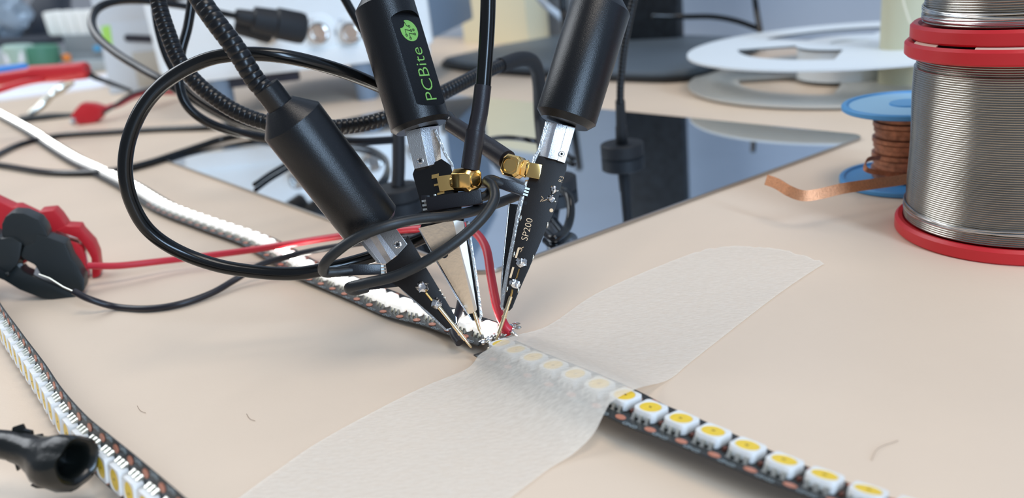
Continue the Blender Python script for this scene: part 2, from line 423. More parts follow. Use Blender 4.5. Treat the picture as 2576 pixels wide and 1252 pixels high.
# lit strip: from the soldered joint back to the far left
J = Vector((-0.98, 18.02, 0.22)); c0 = J + nE * 0.44
litpts = [c0 + Vector((0, 0, 0.05)), c0 + tE * 1.2, c0 + tE * 2.4 + Vector((0, 0, -0.06))]
for x, y in ((1012, 777), (943, 748), (860, 714), (771, 678), (700, 636), (640, 604), (530, 566), (415, 522), (326, 468), (250, 430), (190, 402), (131, 366), (77, 330), (0, 288), (-90, 240)):
    litpts.append(P(x, y, 0.1))
lit_strip, lit_leds = led_strip('glowing LED strip running from the solder joint under the probes to the far left edge', litpts,
      lambda f: Vector((0, 0, 1)) + nE * 0.14 * min(1, max(0, (f - 0.03) / 0.15)), 0.34, True, 34, Vector(litpts[0]), side=-1, pads_to=34)
# unlit strip: under the tape and off the lower right corner
tops = [(1262, 862), (1318, 887), (1372, 909), (1430, 932), (1490, 957), (1560, 987), (1625, 1018), (1702, 1046), (1785, 1079), (1868, 1113), (1960, 1150), (2060, 1187), (2167, 1224), (2290, 1262), (2410, 1300)]
zt = [0.46, 0.58, 0.64, 0.68, 0.7, 0.7, 0.7, 0.7, 0.7, 0.68, 0.66, 0.64, 0.62, 0.6, 0.6]
def un_n(f): return (Vector((0, 0, 1)) + nE * (0.04 + 0.36 * max(0, min(1, (f - 0.35) / 0.6)))).normalized()
un = [P(x, y, z) - un_n(i / 14) * 0.245 for i, ((x, y), z) in enumerate(zip(tops, zt))]
un = [un[0] + (un[0] - un[1]).normalized() * 0.36] + un
dark_strip, un_leds = led_strip('unlit LED strip with yellow centres running from the paper tape to the lower right', un, un_n, 0.36,
      False, 40, Vector((un[8].x, un[8].y, un[8].z)), side=1)
# near left strip standing on its edge
nl = [(-60, 668, .62), (-2, 790, .62), (60, 885, .62), (120, 970, .62), (165, 1040, .62), (225, 1112, .62), (290, 1170, .64), (350, 1222, .66), (420, 1285, .66), (490, 1350, .66)]
nlp = [P(*q) for q in nl]
led_strip('unlit LED strip standing on edge down the left side beside the torn rubber sleeve', nlp, lambda f: Vector((-0.78, -0.60, 0.10 + 0.1 * f)), 0.2,
      False, 60, Vector((nlp[4].x, nlp[4].y, 0.0)), side=-1, pads_to=60)
# ------------------------------------------------------------------ solder joint
def joint():
    t = thing('solder_joint', 'messy silver solder bridging the two strip ends beneath the probe tips', 'solder', J)
    for k in range(9):
        q = k / 8; p = J + nE * (0.02 + 1.05 * q) + Vector((random.uniform(-.05, .05), random.uniform(-.05, .05), 0.09))
        part('solder_blob', B().blob(p, (0.09, 0.07, 0.06), jit=0.35, seed=k * 3.1), M['solder'], t)
    for k in range(5):
        p = J + nE * (0.08 + 0.24 * k) - tE * 0.17 + Vector((0, 0, 0.12))
        part('contact_pad', B().blob(p, (0.08, 0.06, 0.04), jit=0.2, seed=k), M['pin'], t)
    b = B(); q0 = J + nE * 1.05 + Vector((0, 0, 0.16))
    for k in range(4): b.tube(smooth_path([q0 + Vector((random.uniform(-.04, .04),) * 1 + (0, 0.0)), q0 + Vector((0.04 + .02 * k, 0.01 - .01 * k, 0.03)), q0 + Vector((0.08 + .03 * k, -0.02 * k, -0.04 + .02 * k))], 3), 0.018, 6)
    part('wire_strands', b, M['solder'], t)
joint()
# ------------------------------------------------------------------ paper tape
def tape():
    L = [(1748, 634), (1650, 672), (1500, 738), (1380, 818), (1300, 842), (1262, 856), (1228, 878), (1205, 893), (1172, 928), (1060, 975), (930, 1040), (800, 1112), (700, 1180), (600, 1252), (500, 1330)]
    R = [(2074, 662), (2030, 690), (1950, 745), (1850, 822), (1740, 908), (1680, 955), (1600, 978), (1540, 1010), (1520, 1040), (1490, 1095), (1440, 1142), (1380, 1180), (1320, 1225), (1285, 1252), (1200, 1320)]
    def dense(l):
        l = [Vector((a, b, 0)) for a, b in l]; q = smooth_path(l, 8); return q
    L = dense(L); R = dense(R); n = len(L)
    line = [u + Vector((0, 0, 0.255)) for u in un]
    def hgt(p):
        best = None
        for i in range(len(line) - 1):
            a, b2 = line[i], line[i + 1]; ab = (b2 - a); ab.z = 0; ap = p - a; ap.z = 0
            t = max(-3 if i == 0 else 0, min(1, ap.dot(ab) / ab.length_squared)); q = a + ab * t; d = Vector((p.x - q.x, p.y - q.y, 0))
            if best is None or d.length < best[0]:
                s = ab.cross(d).z; best = (d.length, s, a.z + (b2.z - a.z) * max(0, t))
        d, s, zt_ = best; zt_ += 0.04
        if d < 0.32: return zt_
        if s > 0:
            if d < 0.68: return zt_ - 0.08 * (d - 0.32) / 0.36
            zt_ -= 0.08; u = min(1, (d - 0.68) / 1.5)
        else:
            if d < 0.66: return zt_ - 0.17 * (d - 0.32) / 0.34
            zt_ -= 0.17; u = min(1, (d - 0.66) / 1.5)
        u = 1 - (1 - u) ** 2
        return zt_ + (0.03 - zt_) * (u * u * (3 - 2 * u) * 0.4 + u * 0.6)
    rs = []; C = 26
    for i in range(n):
        row = []
        for j in range(C + 1):
            u = j / C; px = L[i].lerp(R[i], u)
            if i == 0: px = px + Vector((0, -26 * math.sin(u * math.pi) ** 0.8 + random.uniform(-3, 3), 0))
            z = 0.03
            for _ in range(8): z = 0.5 * z + 0.5 * hgt(P(px.x, px.y, z))
            p = P(px.x, px.y, z); p.z += 0.012 * (noise.noise(p * 1.4) + noise.noise(p * 4)) * 0.5
            p.z = max(p.z, 0.018); row.append(p)
        rs.append(row)
    b = B(); w = C + 1
    for r in rs: b.v += r
    for i in range(n - 1):
        for j in range(C): b.f.append((i * w + j, i * w + j + 1, (i + 1) * w + j + 1, (i + 1) * w + j))
    single('paper_tape', b, M['tape'], 'translucent cream paper tape stuck across the unlit strip onto the bench', 'tape', base=(3.0, 17.5, 0.0), ang=80)
tape()

# ------------------------------------------------------------------ probe holders
def goose(path, r, rib=0.165, n=18):
    p = smooth_path(path, 12); smp, L = resample(p, 6000, 0, rib / 8)
    rad = [r * (0.925, 0.985, 1.0, 1.005, 1.005, 1.005, 1.0, 0.985)[i % 8] for i in range(len(smp))]
    return B().tube([q[0] for q in smp], rad, n)
def holder_body(A, Bt, r, coneh, r2, collar, rc, chamf=0.1):
    ax = (Bt - A).normalized(); L = (Bt - A).length
    prof = [(0, r - chamf), (chamf, r), (L - 0.02, r), (L, r - 0.012), (L + coneh, r2)]
    b = B().lathe(A, ax, prof, 72)
    c = B().lathe(A + ax * (L + coneh - 0.02), ax, [(0, rc), (collar, rc), (collar, rc * 0.86)], 48)
    return b, c, ax, L
def torx(c, n, r, parent, label=None):
    n = Vector(n).normalized()
    s = part('screw', B().lathe(c, n, [(-0.03, r), (0.008, r), (0.012, r * 0.85), (0.002, r * 0.7)], 28), M['chrome'], parent)
    u = n.orthogonal().normalized(); w = n.cross(u); pts = []
    for k in range(24):
        a = 2 * math.pi * k / 24; rr = r * (0.5 + 0.1 * math.cos(6 * a)); pts.append(Vector(c) + n * 0.009 + (u * math.cos(a) + w * math.sin(a)) * rr)
    part('screw_socket', B().prism(pts, n * 0.004), M['dark'], s)
def mast(t, bx, by, zb, r=0.95, h=0.55):
    c = P(bx, by, zb); c.z = zb
    part('magnet_base', B().lathe(c, (0, 0, 1), [(0, r * 0.95), (0.05, r), (h - 0.05, r), (h, r * 0.93)], 48), M['rubber'], t)
    return c
HOLD = 'probe holders standing on the mirror plate'
# --- holder 1 (left, leaning to the lower right)
c1 = P(1005, 500, PZ); c1.z = PZ
t1 = thing('probe_holder', 'black probe holder leaning down from the upper left, leftmost of the three', 'probe holder', c1, HOLD)
A1 = D(937, 568, 20.05); B1 = D(733, 302, 18.7)
hb, hc, ax1, L1 = holder_body(A1, B1, 0.755, 0.42, 0.36, 0.52, 0.315)
part('holder_body', hb, M['holder'], t1); part('collar', hc, M['holder'], t1)
mast(t1, 1005, 500, PZ)
e1 = A1 + ax1 * (L1 + 0.7)
part('gooseneck', goose([e1, D(645, 205, 18.4), D(590, 118, 18.2), D(505, 0, 18.2), D(380, -220, 19), D(330, -520, 21), D(620, -840, 25), D(930, -520, 30), D(1000, -80, 33.5), D(1001, 260, 33.6)], 0.235), M['goose'], t1)
part('stem', B().tube(smooth_path([D(1001, 255, 33.6), D(1003, 400, PD(1005, 470, PZ + .5)), c1 + Vector((0, 0, 0.5))], 6), [0.27] * 12 + [0.27], 20), M['rubber'], t1)
# --- holder 2 (middle, with the printed flat)
c2 = P(1392, 478, PZ); c2.z = PZ
t2 = thing('probe_holder', 'black probe holder with green printed name on its milled flat, middle of the three', 'probe holder', c2, HOLD)
A2 = D(1060, 322, 20.35); B2 = D(967, 14, 20.35)
hb, hc, ax2, L2 = holder_body(A2, B2, 0.755, 0.42, 0.36, 0.52, 0.315, chamf=0.11)
body2 = part('holder_body', hb, M['holder'], t2); part('collar', hc, M['holder'], t2)
toc = -(FW - ax2 * FW.dot(ax2)).normalized()            # from the axis towards the camera
rgt = toc.cross(ax2).normalized(); 
if rgt.dot(RT) < 0: rgt = -rgt
fn = (toc * math.cos(math.radians(46)) + rgt * math.sin(math.radians(46))).normalized()   # normal of the flat
fs = fn.cross(ax2).normalized()
if fs.dot(RT) < 0: fs = -fs
FD = 0.755 * math.cos(math.radians(38)); f0, f1 = L2 - 2.86, L2 - 0.44
def stadium(off, z0, z1, hw):
    pts = []
    for k in range(13):
        a = math.pi * k / 12; pts.append(A2 + fn * off + fs * (hw * math.cos(a)) + ax2 * (z1 - hw * 0.42 + hw * 0.42 * math.sin(a)))
    for k in range(13):
        a = math.pi + math.pi * k / 12; pts.append(A2 + fn * off + fs * (hw * math.cos(a)) + ax2 * (z0 + hw * 0.42 + hw * 0.42 * math.sin(a)))
    return pts
cut = B().rings([stadium(FD, f0, f1, 0.50), stadium(1.2, f0 - 0.0, f1 + 0.0, 0.60)])
cm = mesh(cut, BASE[t2.name], 'cutter'); co = bpy.data.objects.new('cutter', cm); COL.objects.link(co); co.parent = t2
md = body2.modifiers.new('flat', 'BOOLEAN'); md.object = co; md.operation = 'DIFFERENCE'; md.solver = 'EXACT'
bpy.context.view_layer.update()
nm = bpy.data.meshes.new_from_object(body2.evaluated_get(bpy.context.evaluated_depsgraph_get()))
body2.modifiers.clear(); body2.data = nm; finish(nm, 30); bpy.data.objects.remove(co)
def flat(u, v, e=0.004): return A2 + fn * (FD + e) + fs * u + ax2 * v
text_obj('PCBite', 0.50, flat(0.225, f0 + 0.15), ax2, -fs, M['green'], t2)
def logo():
    r = 0.27; cv = f1 - 0.46; cu = 0.0; N = 56
    outer = [(r * math.cos(2 * math.pi * k / N), r * math.sin(2 * math.pi * k / N)) for k in range(N)]
    bx, by, br = -0.25, 0.235, 0.17
    pts = []
    for x, y in outer:
        dx, dy = x - bx, y - by; d = math.hypot(dx, dy)
        if d < br: x, y = bx + dx / d * br, by + dy / d * br
        pts.append(flat(cu + x, cv + y, 0.003))
    k = part('logo_disc', B().prism(pts, fn * 0.002), M['green'], t2)
    def tr(pl, ends):
        b = B(); b.tube([flat(cu + x, cv + y, 0.006) for x, y in pl], 0.009, 6)
        x, y = pl[-1]
        for (x, y) in ends:
            q = [flat(cu + x + .026 * math.cos(a), cv + y + .026 * math.sin(a), 0.006) for a in [2 * math.pi * j / 12 for j in range(13)]]
            b.tube(q, 0.009, 6)
        part('logo_trace', b, M['dark'], k)
    tr([(-0.08, 0.22), (-0.04, 0.12), (0.01, 0.11)], [(0.035, 0.11)])
    tr([(-0.13, -0.09), (-0.13, 0.03), (0.03, 0.0)], [(0.055, 0.0), (-0.13, -0.115)])
    tr([(-0.03, -0.17), (-0.03, -0.07), (0.12, -0.09)], [(0.145, -0.09), (-0.03, -0.195)])
    tr([(0.14, 0.02), (0.141, 0.021)], [(0.14, 0.02)])
logo()
mast(t2, 1392, 478, PZ)
e2 = A2 + ax2 * (L2 + 0.7)
part('gooseneck', goose([e2, D(905, -180, 20.6), D(800, -420, 21.5), D(590, -520, 23), D(420, -320, 24), D(392, -60, 24.2), D(425, 90, 24.2), D(478, 190, 24.2), D(590, 278, 24.2), D(720, 318, 24.3), D(870, 318, 24.6), D(985, 292, 25), D(1110, 235, 26), D(1205, 188, 27.5), D(1262, 163, 28.6)], 0.238), M['goose'], t2)
sm = smooth_path([D(1258, 165, 28.5), D(1310, 148, 29.6), D(1342, 158, 30.6), D(1356, 205, 31.6), D(1360, 300, 33), D(1375, 420, PD(1390, 455, PZ + 0.55)), c2 + Vector((0, 0, 0.5))], 8)
part('stem', B().tube(sm, 0.27, 20), M['rubber'], t2)
# --- holder 3 (right)
c3 = P(1566, 392, PZ); c3.z = PZ
t3 = thing('probe_holder', 'plain black probe holder leaning in from the upper right, rightmost of the three', 'probe holder', c3, HOLD)
A3 = D(1420, 310, 20.35); B3 = D(1511, 18, 20.35)
hb, hc, ax3, L3 = holder_body(A3, B3, 0.765, 0.42, 0.36, 0.52, 0.315, chamf=0.16)
part('holder_body', hb, M['holder'], t3); part('collar', hc, M['holder'], t3)
mast(t3, 1566, 392, PZ, r=0.95, h=0.6)
e3 = A3 + ax3 * (L3 + 0.7)
part('gooseneck', goose([e3, D(1620, -220, 20.8), D(1740, -420, 23), D(1780, -520, 27), D(1700, -330, 31), D(1610, -60, 33), D(1575, 90, 33.5), D(1562, 200, 33.8), D(1560, 262, 34)], 0.16), M['goose'], t3)
part('stem', B().lathe(c3 + Vector((0, 0, 0.5)), (D(1560, 255, 34) - c3 - Vector((0, 0, .5))), [(0, 0.27), (1.1, 0.25), (1.15, 0.22), ((D(1560, 255, 34) - c3 - Vector((0, 0, .5))).length, 0.2)], 24), M['rubber'], t3)

# ------------------------------------------------------------------ probes
def pp(l, dfun): return [D(x, y, dfun(y)) for x, y in l]
def board(name, l, dfun, th, m, parent, bevel=0.008, off=0.0, label=None):
    q = [D(x, y, dfun(y) + off) for x, y in l]
    return part(name, B().prism(q, FW * th), m, parent, bevel=bevel, label=label)
def needle(t, x0, y0, d0, x1, y1, d1, k=0.42, r=0.05):
    a, b = D(x0, y0, d0), D(x1, y1, d1); L = (b - a).length; ax = (b - a).normalized()
    n = part('needle', B().lathe(a, ax, [(0, r), (L * k, r), (L * k + 0.005, r * 1.25), (L * k + 0.05, r * 1.25), (L * k + 0.055, r * 0.92), (L * 0.8, r * 0.92), (L * 0.805, r * 0.6), (L * 0.97, r * 0.55), (L, 0.004)], 18), M['needle'], t)
def dupont(t, a, b, hw, m=None, pins=3, tail=None):
    """square connector housing from a to b"""
    a, b = Vector(a), Vector(b); ax = (b - a).normalized(); u = UPV - ax * UPV.dot(ax); u.normalize(); w = ax.cross(u)
    L = (b - a).length
    h = B().box((a + b) / 2, ax * L / 2, u * hw, w * hw)
    p = part('pin_socket', h, M['blk'], t, bevel=0.02)
    part('latch', B().box(a + ax * L * 0.42 + u * hw, ax * L * 0.16, u * 0.012, w * hw * 0.4), M['dark'], p)
    q = B()
    for k in range(pins):
        q.box(b + ax * 0.05 + u * (hw * 0.6 * (k - (pins - 1) / 2)), ax * 0.07, u * 0.025, w * 0.03)
    part('header_pins', q, M['pin'], p)
    return p
PG = 'spring-loaded probes held over the solder joint'
def tipdep(x, y, z): return PD(x, y, z)
# --- probe 3
dt3 = tipdep(1248, 860, 0.3)
f3 = lambda y: lerp(20.3, dt3 - 0.05, max(0, min(1, (y - 400) / 460)))
t = thing('circuit_probe', 'rightmost probe, its flat black board with gold lettering facing the camera', 'probe', P(1248, 860, 0.3), PG)
tp3 = t
pc = [(1354, 391), (1380, 396), (1426, 409), (1425, 426), (1412, 466), (1401, 514), (1391, 539), (1382, 556), (1363, 602), (1352.6, 627), (1338, 659), (1330, 678), (1319, 702), (1303, 739), (1289, 774), (1281, 782), (1271, 780), (1266, 772), (1271, 744), (1279, 696), (1284, 667), (1297, 600), (1301, 579), (1311, 533), (1318.6, 501), (1328, 457), (1343, 413)]
board('front_board', pc, f3, 0.07, M['pcb'], t)
board('plated_edge', [(1331, 452), (1321, 500), (1313, 533), (1303, 580), (1299, 600), (1285, 670), (1273, 745), (1268, 772), (1274, 783), (1262, 779), (1258, 770), (1262, 735), (1275, 660), (1289, 590), (1298, 535), (1305, 505), (1312, 480), (1322, 452)], f3, 0.05, M['edge_metal'], t, off=0.06)
board('rear_board', [(1281, 512), (1305, 514), (1296, 600), (1282, 690), (1268, 768), (1261, 770), (1262, 700), (1268, 640), (1274, 580)], f3, 0.05, M['pcb_gloss'], t, off=0.13)
board('plated_rim', [(1279, 511), (1282, 512), (1275, 590), (1268, 650), (1264, 720), (1263, 772), (1259, 772), (1260, 700), (1266, 640), (1272, 580)], f3, 0.05, M['edge_metal'], t, off=0.13)
def up3(y0, s, x, size, right, upv, txt, dd=0.012): return text_obj(txt, size, D(x, y0, f3(y0) - dd), right, upv, M['goldflat'], t)
r3 = (D(1336, 540, f3(540)) - D(1318, 608, f3(608))).normalized(); u3 = -(RT - r3 * RT.dot(r3)).normalized()
text_obj('SP200', 0.235, D(1326, 607, f3(607) - 0.004), r3, u3, M['goldflat'], t)
text_obj('R3', 0.15, D(1414, 460, f3(460) - 0.004), (D(1418, 438, 20.3) - D(1410, 462, 20.3)).normalized(), -RT, M['goldflat'], t)
def track(pl, r=0.012, f=f3, tt=None, m='goldflat', off=0.004):
    part('copper_track', B().tube([D(x, y, f(y) - off) for x, y in pl], r, 6, flat=1), M[m], tt or t)
track([(1362, 493), (1367, 500), (1364, 506), (1377, 501)], 0.01); track([(1359, 507), (1364, 501)], 0.01); track([(1309, 622), (1313, 628), (1309, 634)], 0.01); track([(1307, 627), (1317, 621)], 0.01)
board('gold_bar', [(1303, 622), (1308, 622), (1300, 649), (1295, 648)], f3, 0.004, M['goldflat'], t, bevel=0, off=-0.005)
board('gold_bar', [(1289, 671), (1294, 672), (1286, 699), (1281, 698)], f3, 0.004, M['goldflat'], t, bevel=0, off=-0.005)
track([(1306, 676), (1299, 700)], 0.02, m='gold'); track([(1289, 728), (1283, 752)], 0.03, m='gold')
AX = (RT, UPV, -FW)
for (x, y, rx, ry, sd) in ((1311, 662, .14, .125, 1), (1296, 714, .14, .13, 2), (1393, 478, .085, .11, 3), (1386, 500, .095, .10, 4)):
    part('solder_blob', B().blob(D(x, y, f3(y)), (rx, ry, 0.07), ax=AX, jit=0.3, seed=sd, n=12), M['solder'], t)
for (x, y) in ((1310, 549), (1377, 566), (1293, 640), (1341, 648), (1276, 728), (1304, 730), (1403, 480), (1397, 507)):
    part('edge_pad', B().blob(D(x, y, f3(y) + 0.01), (0.03, 0.075 if y > 520 else .03, 0.04), ax=(RT, (UPV + RT * .2).normalized(), -FW), jit=0.1), M['pin'], t)
part('via', B().lathe(D(1321.5, 510.5, f3(510) - 0.006), -FW, [(0, 0.05), (0.005, 0.05), (0.005, 0.02)], 16), M['dark'], t)
part('via', B().lathe(D(1387, 529, f3(529) - 0.006), -FW, [(0, 0.05), (0.005, 0.045), (0.005, 0.02)], 16), M['goldflat'], t)
needle(t, 1285, 745, f3(745) - 0.06, 1247, 861, dt3)
# clamp of holder 3, two jaws of bare aluminium
def block(name, secs, m, parent, bevel=0.006, label=None):
    return part(name, B().rings([[D(*q) for q in s] for s in secs]), m, parent, bevel=bevel, label=label, ang=14)
d = 20.2
cl = block('clamp', [[(1401, 310, d), (1428, 316, d + .02), (1447, 320, d + 0.12), (1447, 322, d + .45), (1378, 306, d + .45), (1378, 304, d + .1)],
                     [(1378, 397, d), (1402, 403, d + .02), (1421, 409, d + 0.12), (1421, 411, d + .45), (1357, 392, d + .45), (1357, 390, d + .2)]], M['alu_lt'], t3)
block('clamp_cheek', [[(1426, 317, d), (1447, 322, d + .03), (1447, 322, d + .4), (1426, 317, d + .4)], [(1402, 404, d), (1421, 410, d + .03), (1421, 410, d + .4), (1402, 404, d + .4)]], M['alu'], cl)
block('spring_leaf', [[(1372, 305, d), (1382, 307, d), (1382, 307, d + .4), (1372, 305, d + .4)], [(1352, 378, d), (1359, 380, d), (1359, 380, d + .4), (1352, 378, d + .4)],
                      [(1341, 394, d), (1349, 397, d), (1349, 397, d + .4), (1341, 394, d + .4)], [(1336, 415, d), (1343, 417, d), (1343, 417, d + .4), (1336, 415, d + .4)]], M['edge_metal'], cl)
torx(D(1413, 387, d - 0.01), -FW + RT * 0.15, 0.075, cl)
# --- probe 2
dt2 = tipdep(1211, 842, 0.35)
f2 = lambda y: lerp(20.3, dt2 - 0.05, max(0, min(1, (y - 400) / 440)))
t = thing('circuit_probe', 'middle probe, seen from its connector side, with a metal plate tinted with reflected bench tan', 'probe', P(1211, 842, 0.35), PG); tp2 = t
board('front_board', [(1043, 424), (1078, 416), (1110, 399), (1135, 416), (1139, 436), (1152, 480), (1168, 552), (1100, 566), (1056, 574), (1067, 545), (1038, 438)], f2, 0.09, M['pcb_gloss'], t)
board('needle_board', [(1056, 574), (1166, 552), (1185, 640), (1203, 760), (1206, 794), (1201, 806), (1189, 807), (1177, 789), (1145, 740)], f2, 0.07, M['pcb_gloss'], t, off=0.02)
def fold(y): return lerp(19.95, f2(789), (y - 553) / 236)
block('contact_plate', [[(1054, 573, fold(573) + .02), (1140, 553, fold(553) - 0.16), (1140, 553, fold(553) - 0.13), (1054, 573, fold(573) + .05)],
                        [(1177, 789, fold(789) - .02), (1194, 787, fold(789) - 0.06), (1194, 787, fold(787) - 0.04), (1177, 789, fold(789) + .01)]], M['spring'], t, bevel=0)
block('plate_flange', [[(1139, 553, fold(553) - 0.16), (1166, 556, fold(553) - 0.06), (1166, 556, fold(553) - 0.03), (1139, 553, fold(553) - 0.13)],
                       [(1193, 787, fold(789) - .06), (1200, 778, fold(789) - 0.02), (1200, 778, fold(787)), (1193, 787, fold(789) - .04)]], M['spring_lt'], t, bevel=0)
part('plate_hole', B().lathe(D(1117, 641, fold(641) - 0.09), -FW + RT * 0.15, [(0, 0.085), (0.012, 0.085)], 22), M['dark'], t)
board('plated_edge', [(1172, 556), (1180, 556), (1192, 640), (1202, 700), (1214, 793), (1210, 804), (1201, 806), (1206, 794), (1198, 720), (1186, 650)], f2, 0.10, M['edge_metal'], t, off=-0.02)
board('plated_edge', [(1052, 574), (1055, 573), (1100, 658), (1147, 738), (1180, 792), (1190, 808), (1184, 804), (1143, 741), (1095, 655)], f2, 0.05, M['alu_lt'], t, off=-0.02)
needle(t, 1193, 785, f2(785) - 0.04, 1211, 842, dt2 - .05, k=0.3)
d = 20.2
cl = block('clamp', [[(1020, 330, d), (1057, 322, d), (1080, 318, d + .12), (1104, 316, d + .35), (1104, 316, d + .5), (1020, 330, d + .5)],
                     [(1043, 425, d), (1078, 417, d), (1096, 412, d + .12), (1110, 404, d + .35), (1110, 404, d + .5), (1043, 425, d + .5)]], M['alu_lt'], t2)
block('clamp_cheek', [[(1020, 330, d - .012), (1057, 322, d - .012), (1057, 322, d + .3), (1020, 330, d + .3)], [(1042.5, 425, d - .012), (1078, 417, d - .012), (1078, 417, d + .3), (1042.5, 425, d + .3)]], M['alu'], cl)
block('spring_leaf', [[(1090, 325, d + .1), (1098, 325, d + .1), (1098, 325, d + .5), (1090, 325, d + .5)], [(1118, 392, d + .1), (1126, 390, d + .1), (1126, 390, d + .5), (1118, 392, d + .5)],
                      [(1134, 414, d + .1), (1140, 412, d + .1), (1140, 412, d + .5), (1134, 414, d + .5)], [(1138, 436, d + .1), (1144, 434, d + .1), (1144, 434, d + .5), (1138, 436, d + .5)]], M['edge_metal'], cl)
torx(D(1057, 404, d - 0.02), -FW - RT * 0.1, 0.082, cl)
for (x, y, w) in ((1080, 441, .2), (1086, 462, .14), (1094, 484, .1)):
    a, b_ = D(x + 6, y + 4, f2(y) - 0.03), D(x + 24, y, f2(y) - 0.03)
    part('socket_leg', B().box((a + b_) / 2, (b_ - a) / 2, UPV * (.05 if w > .15 else .025), FW * 0.02), M['gold'], t)
for (x, y) in ((1094, 491), (1070, 509)):
    part('solder_fillet', B().box(D(x, y, f2(y) - .04), RT * .03, UPV * .03, FW * .03), M['pin'], t, bevel=0.008)
part('resistor', B().box(D(1070, 500, f2(500) - .04), RT * .1, UPV * .09, FW * .04), M['blk'], t, bevel=0.01)
# --- probe 1
dt1 = tipdep(1186, 874, 0.3)
f1_ = lambda y: lerp(19.9, dt1 - 0.05, max(0, min(1, (y - 590) / 280)))
t = thing('circuit_probe', 'leftmost black circuit board probe, slanting down to the right', 'probe', P(1186, 874, 0.3), PG); tp1 = t
board('front_board', [(970, 664), (1000, 642), (1025, 592), (1040, 615), (1057, 645), (1068, 667), (1107, 731), (1146, 797), (1147, 813), (1136, 824), (1123, 827), (1085, 790), (1009, 726), (975, 700)], f1_, 0.07, M['pcb'], t)
board('plated_edge', [(1007, 726), (1012, 722), (1085, 787), (1124, 822), (1137, 822), (1126, 833), (1120, 831), (1078, 792)], f1_, 0.06, M['edge_metal'], t, off=0.05)
board('plated_edge', [(1145, 794), (1149, 798), (1149, 812), (1143, 818), (1146, 809)], f1_, 0.05, M['alu_lt'], t, off=0.0)
needle(t, 1104, 772, f1_(772) - 0.05, 1187, 875, dt1, k=0.62, r=0.052)
part('copper_track', B().tube([D(1072, 736, f1_(736) - .01), D(1088, 756, f1_(756) - .01)], 0.03, 8), M['gold'], t)
for (x, y, sd) in ((1063, 721, 5), (1098, 763, 6)):
    part('solder_blob', B().blob(D(x, y, f1_(y)), (.155, .15, 0.08), ax=AX, jit=0.32, seed=sd, n=12), M['solder'], t)
for (x, y) in ((1106, 730), (1112, 740), (1118, 748), (1030, 672)):
    part('edge_pad', B().blob(D(x, y, f1_(y)), (.03, .025, 0.03), ax=AX), M['pin'], t)
d = 19.85
cl = block('clamp', [[(905, 598, d), (925, 588, d - .02), (940, 580, d - .1), (985, 558, d - .1), (985, 558, d + .35), (905, 598, d + .35)],
                     [(962, 664, d), (973, 662, d - .02), (984, 654, d - .1), (1024, 614, d - .1), (1024, 614, d + .35), (962, 664, d + .35)]], M['alu_lt'], t1)
block('clamp_cheek', [[(948, 578, d - .115), (985, 558, d - .115), (985, 558, d + .2), (948, 578, d + .2)], [(998, 644, d - .115), (1024.6, 614, d - .115), (1024.6, 614, d + .2), (998, 644, d + .2)]], M['alu'], cl)
block('spring_leaf', [[(898, 600, d), (906, 596, d), (906, 596, d + .35), (898, 600, d + .35)], [(950, 662, d), (960, 662, d), (960, 662, d + .35), (950, 662, d + .35)]], M['alu'], cl)
torx(D(1000, 615, d - .125), -FW, 0.088, cl)

# ------------------------------------------------------------------ cables on the probes
def hexplug(t, c, axis, ws, r, h):
    """right-angle plug: a faceted body with a round crimp cap facing along axis"""
    c = Vector(c); ax = Vector(axis).normalized(); u = Vector(ws); u = (u - ax * u.dot(ax)).normalized(); w = ax.cross(u)
    sq = []
    for k, (a, q) in enumerate([(-1, -.62), (-.62, -1), (.62, -1), (1, -.62), (1, .62), (.62, 1), (-.62, 1), (-1, .62)]): sq.append(u * a * r + w * q * r)
    p = part('plug_body', B().rings([[c - ax * h + v for v in sq], [c + ax * h * 0.62 + v for v in sq], [c + ax * h + v * 0.8 for v in sq]]), M['gold'], t, bevel=0.012, label='gold plug body')
    part('crimp_cap', B().lathe(c + ax * h, ax, [(-0.01, r * 0.7), (0.012, r * 0.7), (0.018, r * 0.62), (0.006, r * 0.6)], 30), M['gold'], p)
    return p
# cable to probe 2, coming straight down from above
base = D(1184, 430, 19.9)
tcB = thing('coaxial_cable', 'black coaxial cable hanging from above, its gold plug in the middle probe', 'cable', base, 'coaxial cables plugged into the probes')
pb = smooth_path([D(1232, -420, 19.2), D(1230, -160, 19.3), D(1228, 0, 19.4), D(1224, 100, 19.5), D(1215, 225, 19.6)], 10)
part('jacket', B().tube(pb, 0.185, 20), M['cable'], tcB)
part('strain_relief', B().tube(smooth_path([D(1215, 215, 19.6), D(1207, 280, 19.65), D(1197, 330, 19.7), D(1184, 418, 19.85)], 6), [0.205] * 12 + [0.225] * 7, 24), M['shrink'], tcB)
part('strain_relief', B().tube([D(1197, 326, 19.7), D(1183, 424, 19.86)], 0.232, 24), M['shrink'], tcB)
hexplug(tcB, D(1176, 451, 19.95), (-FW * 0.62 + RT * 0.78 - UPV * .05), ax2, 0.275, 0.27)
part('socket', B().box(D(1122, 461, f2(461) - 0.13), (RT * .985 + UPV * .12) * .19, (UPV - RT * .2).normalized() * .19, FW * .14), M['gold'], tp2, bevel=0.012, label='gold square socket')
part('ferrule', B().lathe(D(1136, 457, 20.1), (RT * .97 - FW * .25), [(0, 0.15), (0.1, 0.19), (0.14, 0.19), (0.2, 0.15)], 24), M['gold'], tcB)
